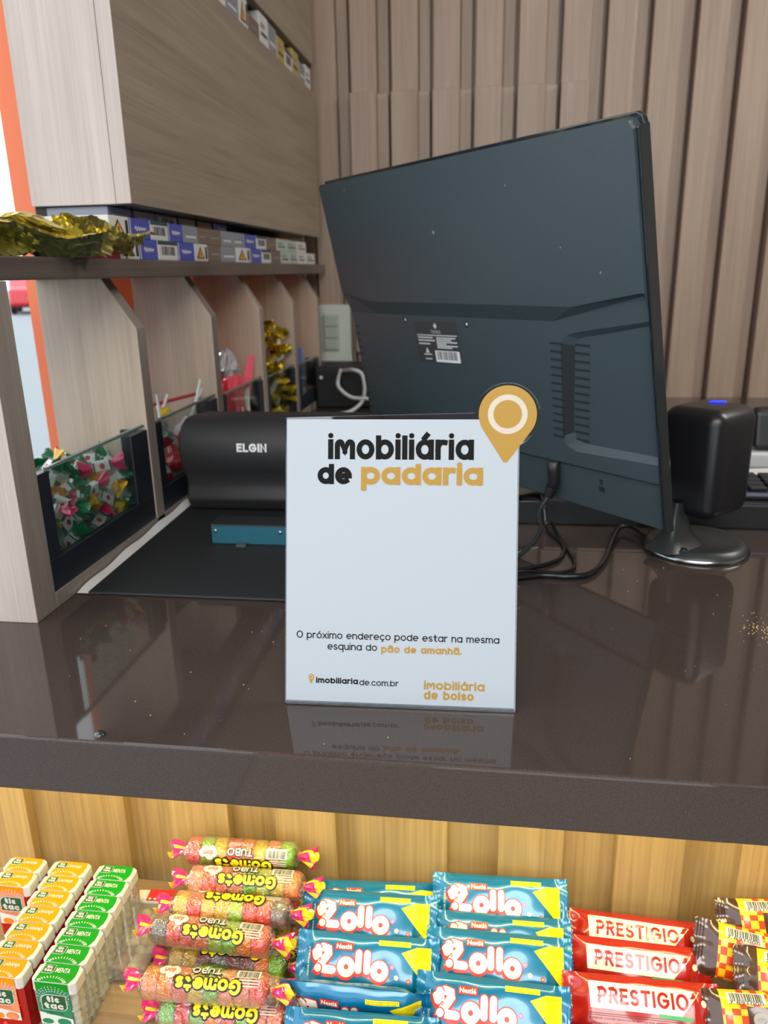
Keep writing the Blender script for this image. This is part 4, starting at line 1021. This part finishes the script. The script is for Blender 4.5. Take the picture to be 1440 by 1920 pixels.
rolls = [
    ((-.2315, .5935, -.2205), (0, 2, 4.0), 'rgyroysg', 'topmost gummy roll at the rear, green at its right end', 62),
    ((-.2200, .5650, -.2290), (0, 1, 3.0), 'srrsglyo', 'gummy roll second from the top, pale yellow at its right end', 4),
    ((-.2260, .5405, -.2370), (0, 1, 2.0), 'yryylrrk', 'gummy roll third from the top, its lettering turned to the back', -38),
    ((-.2360, .5150, -.2420), (0, 2, 0.0), 'krrslgor', 'gummy roll with grey left end, fourth from the top', 2),
    ((-.2230, .5140, -.2715), (0, 0, 2.5), 'yypkppog', 'dark plum gummy roll half hidden, fifth from the top', -34),
    ((-.2240, .4680, -.2460), (0, 1, 3.0), 'oorygssr', 'gummy roll with orange left end, sixth from the top', 0),
    ((-.2100, .4640, -.2718), (0, 0, 2.5), 'grgorgss', 'lowest front gummy roll with pale green left end', -6),
    ((-.1930, .4925, -.2720), (0, 0, -6), 'ggrygyrg', 'gummy roll deep in the pile, right end near the blue bars', 60),
    ((-.1980, .5420, -.2720), (0, 0, 5), 'kgrygyrk', 'rear lower gummy roll, silvery right end by the blue bars', 60),
    ((-.2080, .5715, -.2600), (0, 0, -3), 'rgryygrg', 'gummy roll under the second and third, mostly hidden', 80)]
for loc, rot, cs, lb, sp in rolls: gummy_roll(loc, rot, cs, lb, sp)

# ------------------------------------------------------------------ flow packs of chocolate
def flow_surface(L, Wd, T, fin, seed):
    rr = random.Random(seed); ph = [rr.uniform(0, 6) for _ in range(6)]
    def h(x, y):
        ex = max(0.0, min(1.0, (L / 2 - fin - abs(x)) / (.13 * L))); ex = ex * ex * (3 - 2 * ex)
        ey = max(0.0, 1 - abs(2 * y / Wd) ** 3.2) ** .55
        wr = .0007 * math.sin(y * 420 + ph[0] + math.sin(x * 60 + ph[1]) * 2) * (1 - ex) + .00045 * math.sin(x * 190 + y * 110 + ph[2]) * ex + .0005 * math.sin(x * 75 - y * 160 + ph[3]) * ex
        return T / 2 * ex * ey + wr * (.3 + .7 * ey)
    return h
def flow_pack(name, cat, L, Wd, T, fin, seed, mats, colour, decorate, label, teeth=16):
    t = thing(name, label, cat); h = flow_surface(L, Wd, T, fin, seed)
    nu, nv = 56, 20; b = MB()
    yy = lambda x, v: (v - .5) * Wd * (1 - .05 * max(0, 1 - (L / 2 - fin - abs(x)) / (.1 * L)) if abs(x) < L / 2 - fin else .97)
    xin = L / 2 - fin
    b.grid(lambda u, v: (lerp(-xin, xin, u), (v - .5) * Wd, h(lerp(-xin, xin, u), (v - .5) * Wd)), nu, nv, lambda u, v: colour(lerp(-xin, xin, u), (v - .5) * Wd))
    b.grid(lambda u, v: (lerp(-xin, xin, u), (.5 - v) * Wd, -abs(h(lerp(-xin, xin, u), (v - .5) * Wd)) - .0002), nu, nv, lambda u, v: colour(lerp(-xin, xin, u), (.5 - v) * Wd))
    b.build('wrapper', mats, t)
    for sd in (-1, 1):
        b = MB()
        def fn(u, v):
            x = sd * (xin - .0005 + fin * u); k = round(v * teeth * 2)
            if u > .9: x += sd * (.0012 if k % 2 else 0)
            return (x, (v - .5) * Wd * (1 + .02 * u), .0012 * math.sin(v * 14 + seed + sd) * u + .0006 * math.sin(u * 30) + (h(sd * xin, (v - .5) * Wd)) * (1 - u))
        b.grid(fn, 8, teeth * 2, colour(sd * (xin + .001), 0)); b.build('crimped_end', mats, t)
    b = MB(); Pq = lambda x, y, d=0: (x, y, h(x, y) + .00035 + d)
    decorate(b, Pq); b.build('printing', mats, t)
    return t
# sky blue bars
LB_ = mat('bar_blue', (0, 112, 156), .28, coat=.7, metal=.15); LWH = mat('bar_cream', (240, 234, 214), .35); LRD = mat('bar_red', (214, 52, 40), .35); LYL = mat('bar_yellow', (250, 226, 20), .35); LPK = mat('bar_pink', (232, 120, 190), .4)
LDK = mat('bar_dark_blue', (10, 60, 96), .35); LBR = mat('bar_brown', (92, 52, 40), .4)
LM = [LB_, LWH, LRD, LYL, LPK, LDK, LBR]
def deco_lollo(b, P):
    A = lambda x, y: P(x, y, .0002); B = lambda x, y: P(x, y, .0004); C_ = lambda x, y: P(x, y, .0006)
    b.quad((.030, .012), (.0555, -.016), (.0555, .017), (.043, .017), P, 3, 6, 8)
    b.quad((.010, .0165), (.038, .0165), (.038, .0205), (.010, .0205), P, 3, 8, 2)
    for k in range(2): b.btext('Jogue esta embalagem no lixo reciclável', .011, .037, .0169 + k * .0018, .0181 + k * .0018, A, 6)
    for (w, m, dx, dy, PP) in ((.0086, 2, -.0005, -.0016, P), (.0082, 2, 0, 0, A), (.0063, 1, 0, 0, B)):
        for pl in ([[(.05, .78), (-.02, 1.02), (.14, 1.3), (.42, 1.40), (.70, 1.3), (.74, 1.02), (.58, .7), (.36, .36), (.2, .06), (.55, .02), (1.02, 0)]], [[(.06, .88), (.2, .95)]]):
            b.ribbon([(-.0450 + x * .0158 + dx, -.0042 + y * .0118 + dy) for x, y in pl[0]], w, PP, m)
        for cx, cy, r in ((-.0172, -.0012, .0049), (.0117, -.0026, .0049)):
            b.ribbon([(cx + r * math.cos(rad(a)) + dx, cy + r * math.sin(rad(a)) + dy) for a in range(0, 375, 15)], w * .92, PP, m)
        for cx in (-.0066, .0008): b.ribbon([(cx + dx, .0095 + dy), (cx + dx, .004 + dy), (cx + dx, -.0030 + dy)], w * .92, PP, m)
    for cx, cy in ((-.0172, -.0012), (.0117, -.0026)): b.disc((cx, cy), .0020, C_, 2, 14)
    for x0, x1, y0, y1 in ((-.028, -.012, .0110, .0168),): b.rect(x0, x1, y0, y1, B, 2, 6, 2); b.btext('Nestlé', x0 + .0012, x1 - .0012, y0 + .001, y1 - .001, lambda x, y: P(x, y, .0006), 1, .03)
    for cx, cy, m in ((.0225, .001, 4), (.0265, -.0065, 1), (.037, -.0085, 2)):
        for q in range(5): b.disc((cx + .0012 * math.cos(q * 1.257), cy + .0012 * math.sin(q * 1.257)), .0009, A, m, 8)
        b.disc((cx, cy), .0007, B, 3, 8)
    for k in range(3): b.btext('INFORMAÇÕES, CONSULTE O SAC. INGREDIENTES: AÇÚCAR, XAROPE DE GLUCOSE, GORDURA VEGETAL', -.046, .030, -.0142 - k * .0022, -.0128 - k * .0022, P, 1)
    Rt = lambda x, y: P(-.0505 - y, x, 0)
    b.btext('NOVA FÓRMULA', -.010, .012, .0, .0022, Rt, 1, .01)
lo = flow_pack('blue_chocolate_bar', 'chocolate bar', .126, .049, .018, .007, 3, LM, lambda x, y: 0, deco_lollo, '')
first = True
for loc, rot, lb in [
    ((-.1010, .5560, -.2520), (42, 0, 2), 'blue wrapped bar with cream lettering, topmost of the left stack'),
    ((-.0990, .5790, -.2600), (40, 0, 4), 'blue wrapped bar hidden behind the topmost of the left stack'),
    ((-.0960, .5130, -.2570), (44, 0, 1.5), 'blue wrapped bar second from the top in the left stack'),
    ((-.1010, .4820, -.2660), (98, 0, 0), 'blue wrapped bar turned to show its yellow side label, left stack'),
    ((-.0920, .4480, -.2690), (38, 0, 2), 'lowest blue wrapped bar of the left stack, cut by the frame'),
    ((.0185, .5860, -.2480), (46, 0, 2), 'blue wrapped bar topmost of the right stack, beside the wood panel'),
    ((.0200, .5540, -.2620), (44, 0, 1), 'blue wrapped bar wedged beneath the topmost of the right stack'),
    ((.0170, .5250, -.2530), (40, 0, 0), 'blue wrapped bar in the middle of the right stack'),
    ((.0120, .4820, -.2580), (42, 0, -1), 'lowest blue wrapped bar of the right stack')]:
    if first: lo.location = loc; lo.rotation_euler = [rad(a) for a in rot]; tag(lo, lb, 'chocolate bar', 'blue wrapped bars'); first = False
    else: last_lo = dup(lo, loc, rot, lb, group='blue wrapped bars')
# red bars
PRD = mat('redbar_red', (166, 26, 18), .26, coat=.7); PWT = mat('redbar_cream', (244, 236, 206), .32, coat=.5); PDK = mat('redbar_maroon', (110, 20, 18), .35); PGR = mat('redbar_green', (60, 160, 96), .4)
PMt = [PRD, PWT, PDK, PGR, INK]
def deco_prest(b, P):
    A = lambda x, y: P(x, y, .0002); B = lambda x, y: P(x, y, .0004)
    b.quad((-.042, -.0015), (.030, -.0025), (.046, .0160), (-.043, .0175), P, 1, 16, 6)
    b.stext('PRESTIGIO', -.036, .036, .0020, .0088, .0022, A, 0, round_=False)
    b.quad((.012, -.0045), (.038, -.0055), (.038, -.0025), (.012, -.0018), A, 3, 6, 1)
    for k, tx in enumerate(('ALÉRGICOS: CONTÉM DERIVADOS DE LEITE E DE SOJA. PODE CONTER AMENDOIM, OVO,', 'LÁTEX NATURAL. CONTÉM LACTOSE. CONTÉM GLÚTEN.')):
        b.btext(tx, -.044, .042 if k == 0 else .018, -.0098 - k * .0036, -.0074 - k * .0036, P, 2, .02)
    for k in range(2): b.rect(-.044, .030, -.0066 + k * .0014 - .0002, -.0060 + k * .0014 - .0002, P, 2, 24, 1)
    b.disc((.049, .008), .0026, P, 1, 14)
po = flow_pack('red_chocolate_bar', 'chocolate bar', .126, .046, .017, .007, 5, PMt, lambda x, y: 0, deco_prest, '')
first = True
for loc, rot, lb in [
    ((.1420, .5760, -.2680), (34, 0, -2.5), 'rearmost red wrapped bar with cream band, against the wood panel'),
    ((.1370, .5480, -.2700), (48, 0, -1.5), 'red wrapped bar between the rearmost and the front one'),
    ((.1340, .5050, -.2640), (40, 0, .5), 'frontmost red wrapped bar with cream band and readable lettering'),
    ((.1300, .4660, -.2740), (25, 0, 2), 'lowest red wrapped bar cut by the bottom frame edge')]:
    if first: po.location = loc; po.rotation_euler = [rad(a) for a in rot]; tag(po, lb, 'chocolate bar', 'red wrapped bars'); first = False
    else: dup(po, loc, rot, lb, group='red wrapped bars')
# brown and checked bars
HBR = mat('checkbar_brown', (66, 42, 32), .24, coat=.8); HYL = mat('checkbar_yellow', (246, 184, 24), .28, coat=.5); HRD = mat('checkbar_red', (216, 62, 22), .3, coat=.5); HGY = mat('checkbar_grey', (150, 150, 150), .35)
HM = [HBR, HYL, HRD, HGY, CAPW, INK]
def col_check(x, y):
    a = abs(x)
    if a > .040: return 0
    if a > .020 or y > .012 or y < -.013: return 1 if (int((x + 1) / .0058) + int((y + 1) / .0058)) % 2 or y > .008 and a > .026 else 2
    return 0
def deco_check(b, P):
    A = lambda x, y: P(x, y, .0002)
    b.stext('C', -.016, -.004, -.004, .0090, .0034, A, 3)
    b.barcode(-.034, -.004, .0125, .0200, P, 4, 5, 11, 6)
    b.btext('7 891000', -.033, -.006, .0120, .0142, lambda x, y: P(x, y, .0003), 5); b.btext('CONTER', -.036, -.024, -.010, -.008, A, 5)
ho = flow_pack('checked_chocolate_bar', 'chocolate bar', .116, .044, .016, .008, 9, HM, col_check, deco_check, '')
first = True
for loc, rot, lb in [
    ((.2700, .5870, -.2450), (46, 0, 5), 'topmost brown and yellow checked bar with barcode, by the wood panel'),
    ((.2440, .5560, -.2540), (52, 6, -6), 'checked bar whose brown end points left, second from the top'),
    ((.2690, .5230, -.2420), (44, -8, -14), 'checked bar lying across the others in front of the topmost'),
    ((.2350, .5050, -.2640), (42, 0, 3), 'brown bar with grey lettering and checked ends, lower in the pile'),
    ((.2430, .4680, -.2700), (30, 6, 14), 'lowest brown and yellow checked bar cut by the bottom edge')]:
    if first: ho.location = loc; ho.rotation_euler = [rad(a) for a in rot]; tag(ho, lb, 'chocolate bar', 'brown and yellow checked bars'); first = False
    else: dup(ho, loc, rot, lb, group='brown and yellow checked bars')

# ------------------------------------------------------------------ specks on the counter
b = MB(); b.lathe([(.0042, .0001), (.0040, .0012), (.0028, .0024), (.0001, .0028)], (-.2785, .4555, 0), 16)
solo('water_drop', b, mat('drop', (40, 40, 42), .03, coat=1), 'small dark shiny drop at the counter front edge', 'drop', (-.2785, .4555, 0))
R = random.Random(21); b = MB()
for k in range(90):
    x, y = R.gauss(.255, .016), R.gauss(.682, .014); r = R.uniform(.0003, .0008); b.ellipsoid((x, y, r), r, r * 1.3, r, None, 5, 3)
for k in range(60):
    x, y = R.uniform(-.38, .30), R.uniform(.46, .86); r = R.uniform(.0002, .0006); b.ellipsoid((x, y, r), r, r, r, None, 5, 3)
tag(b.build('crumbs', mat('crumb', (206, 176, 120), .6), None), 'scattered pale crumbs on the stone counter', 'crumbs', kind='stuff')

# ------------------------------------------------------------------ red car on the street
t = thing('car', 'red car parked across the street, seen through the rack', 'car', (-18.0, 29.6, FZ - .02), (0, 0, -62)); 
CR = mat('car_red', (206, 24, 40), .25, coat=.8); TYRE = mat('tyre', (24, 24, 26), .8); CGL = mat('car_glass', (40, 48, 56), .08)
half = [(-2.0, .30), (-2.05, .62), (-1.95, .88), (-.95, .98), (-.35, 1.42), (.95, 1.46), (1.75, .98), (2.0, .92), (2.02, .35), (1.6, .24), (-1.6, .22)]
b = MB(); b.hexa([(x, -.85, z_) for x, z_ in half], [(x, .85, z_) for x, z_ in half]); b.build('body', CR, t, bevel=(.09, 3))
for sy in (-1, 1):
    b = MB(); b.poly([(-.88, sy * .853, 1.0), (-.35, sy * .853, 1.34), (.9, sy * .853, 1.38), (1.5, sy * .853, 1.0)]); b.build('side_window', CGL, t)
    b = MB(); b.lathe([(.01, 0), (.16, 0), (.2, .04), (.01, .05)], (-2.02, sy * .6, .72), 16, 0, True, Matrix.Rotation(rad(-90), 3, 'Y')); b.build('headlight', mat('headlight', (235, 238, 240), .1), t)
    for x in (-1.3, 1.3):
        b = MB(); M = Matrix.Rotation(rad(90), 3, 'X'); b.lathe([(.01, -.1), (.30, -.1), (.32, -.06), (.32, .06), (.30, .1), (.01, .1)], (x, sy * .80, .32), 24, 0, True, M); w = b.build('wheel', TYRE, t)
        b = MB(); b.lathe([(.01, -.12), (.2, -.11), (.2, .11), (.01, .12)], (x, sy * .80, .32), 20, 0, True, M); b.build('hub', mat('hub', (150, 152, 156), .3, metal=.8), w)
b = MB(); b.box(-2.08, -2.03, -.5, .5, .38, .58); b.build('grille', TYRE, t, bevel=(.01, 2))
b = MB(); b.poly([(-.93, -.74, 1.02), (-.93, .74, 1.02), (-.40, .66, 1.40), (-.40, -.66, 1.40)]); b.v = [(x - .035, y, z_ + .02) for x, y, z_ in b.v]; b.build('windscreen', CGL, t)

for o in bpy.data.objects:
    if o.type == 'EMPTY' and not o.children and o.parent is None: bpy.data.objects.remove(o)
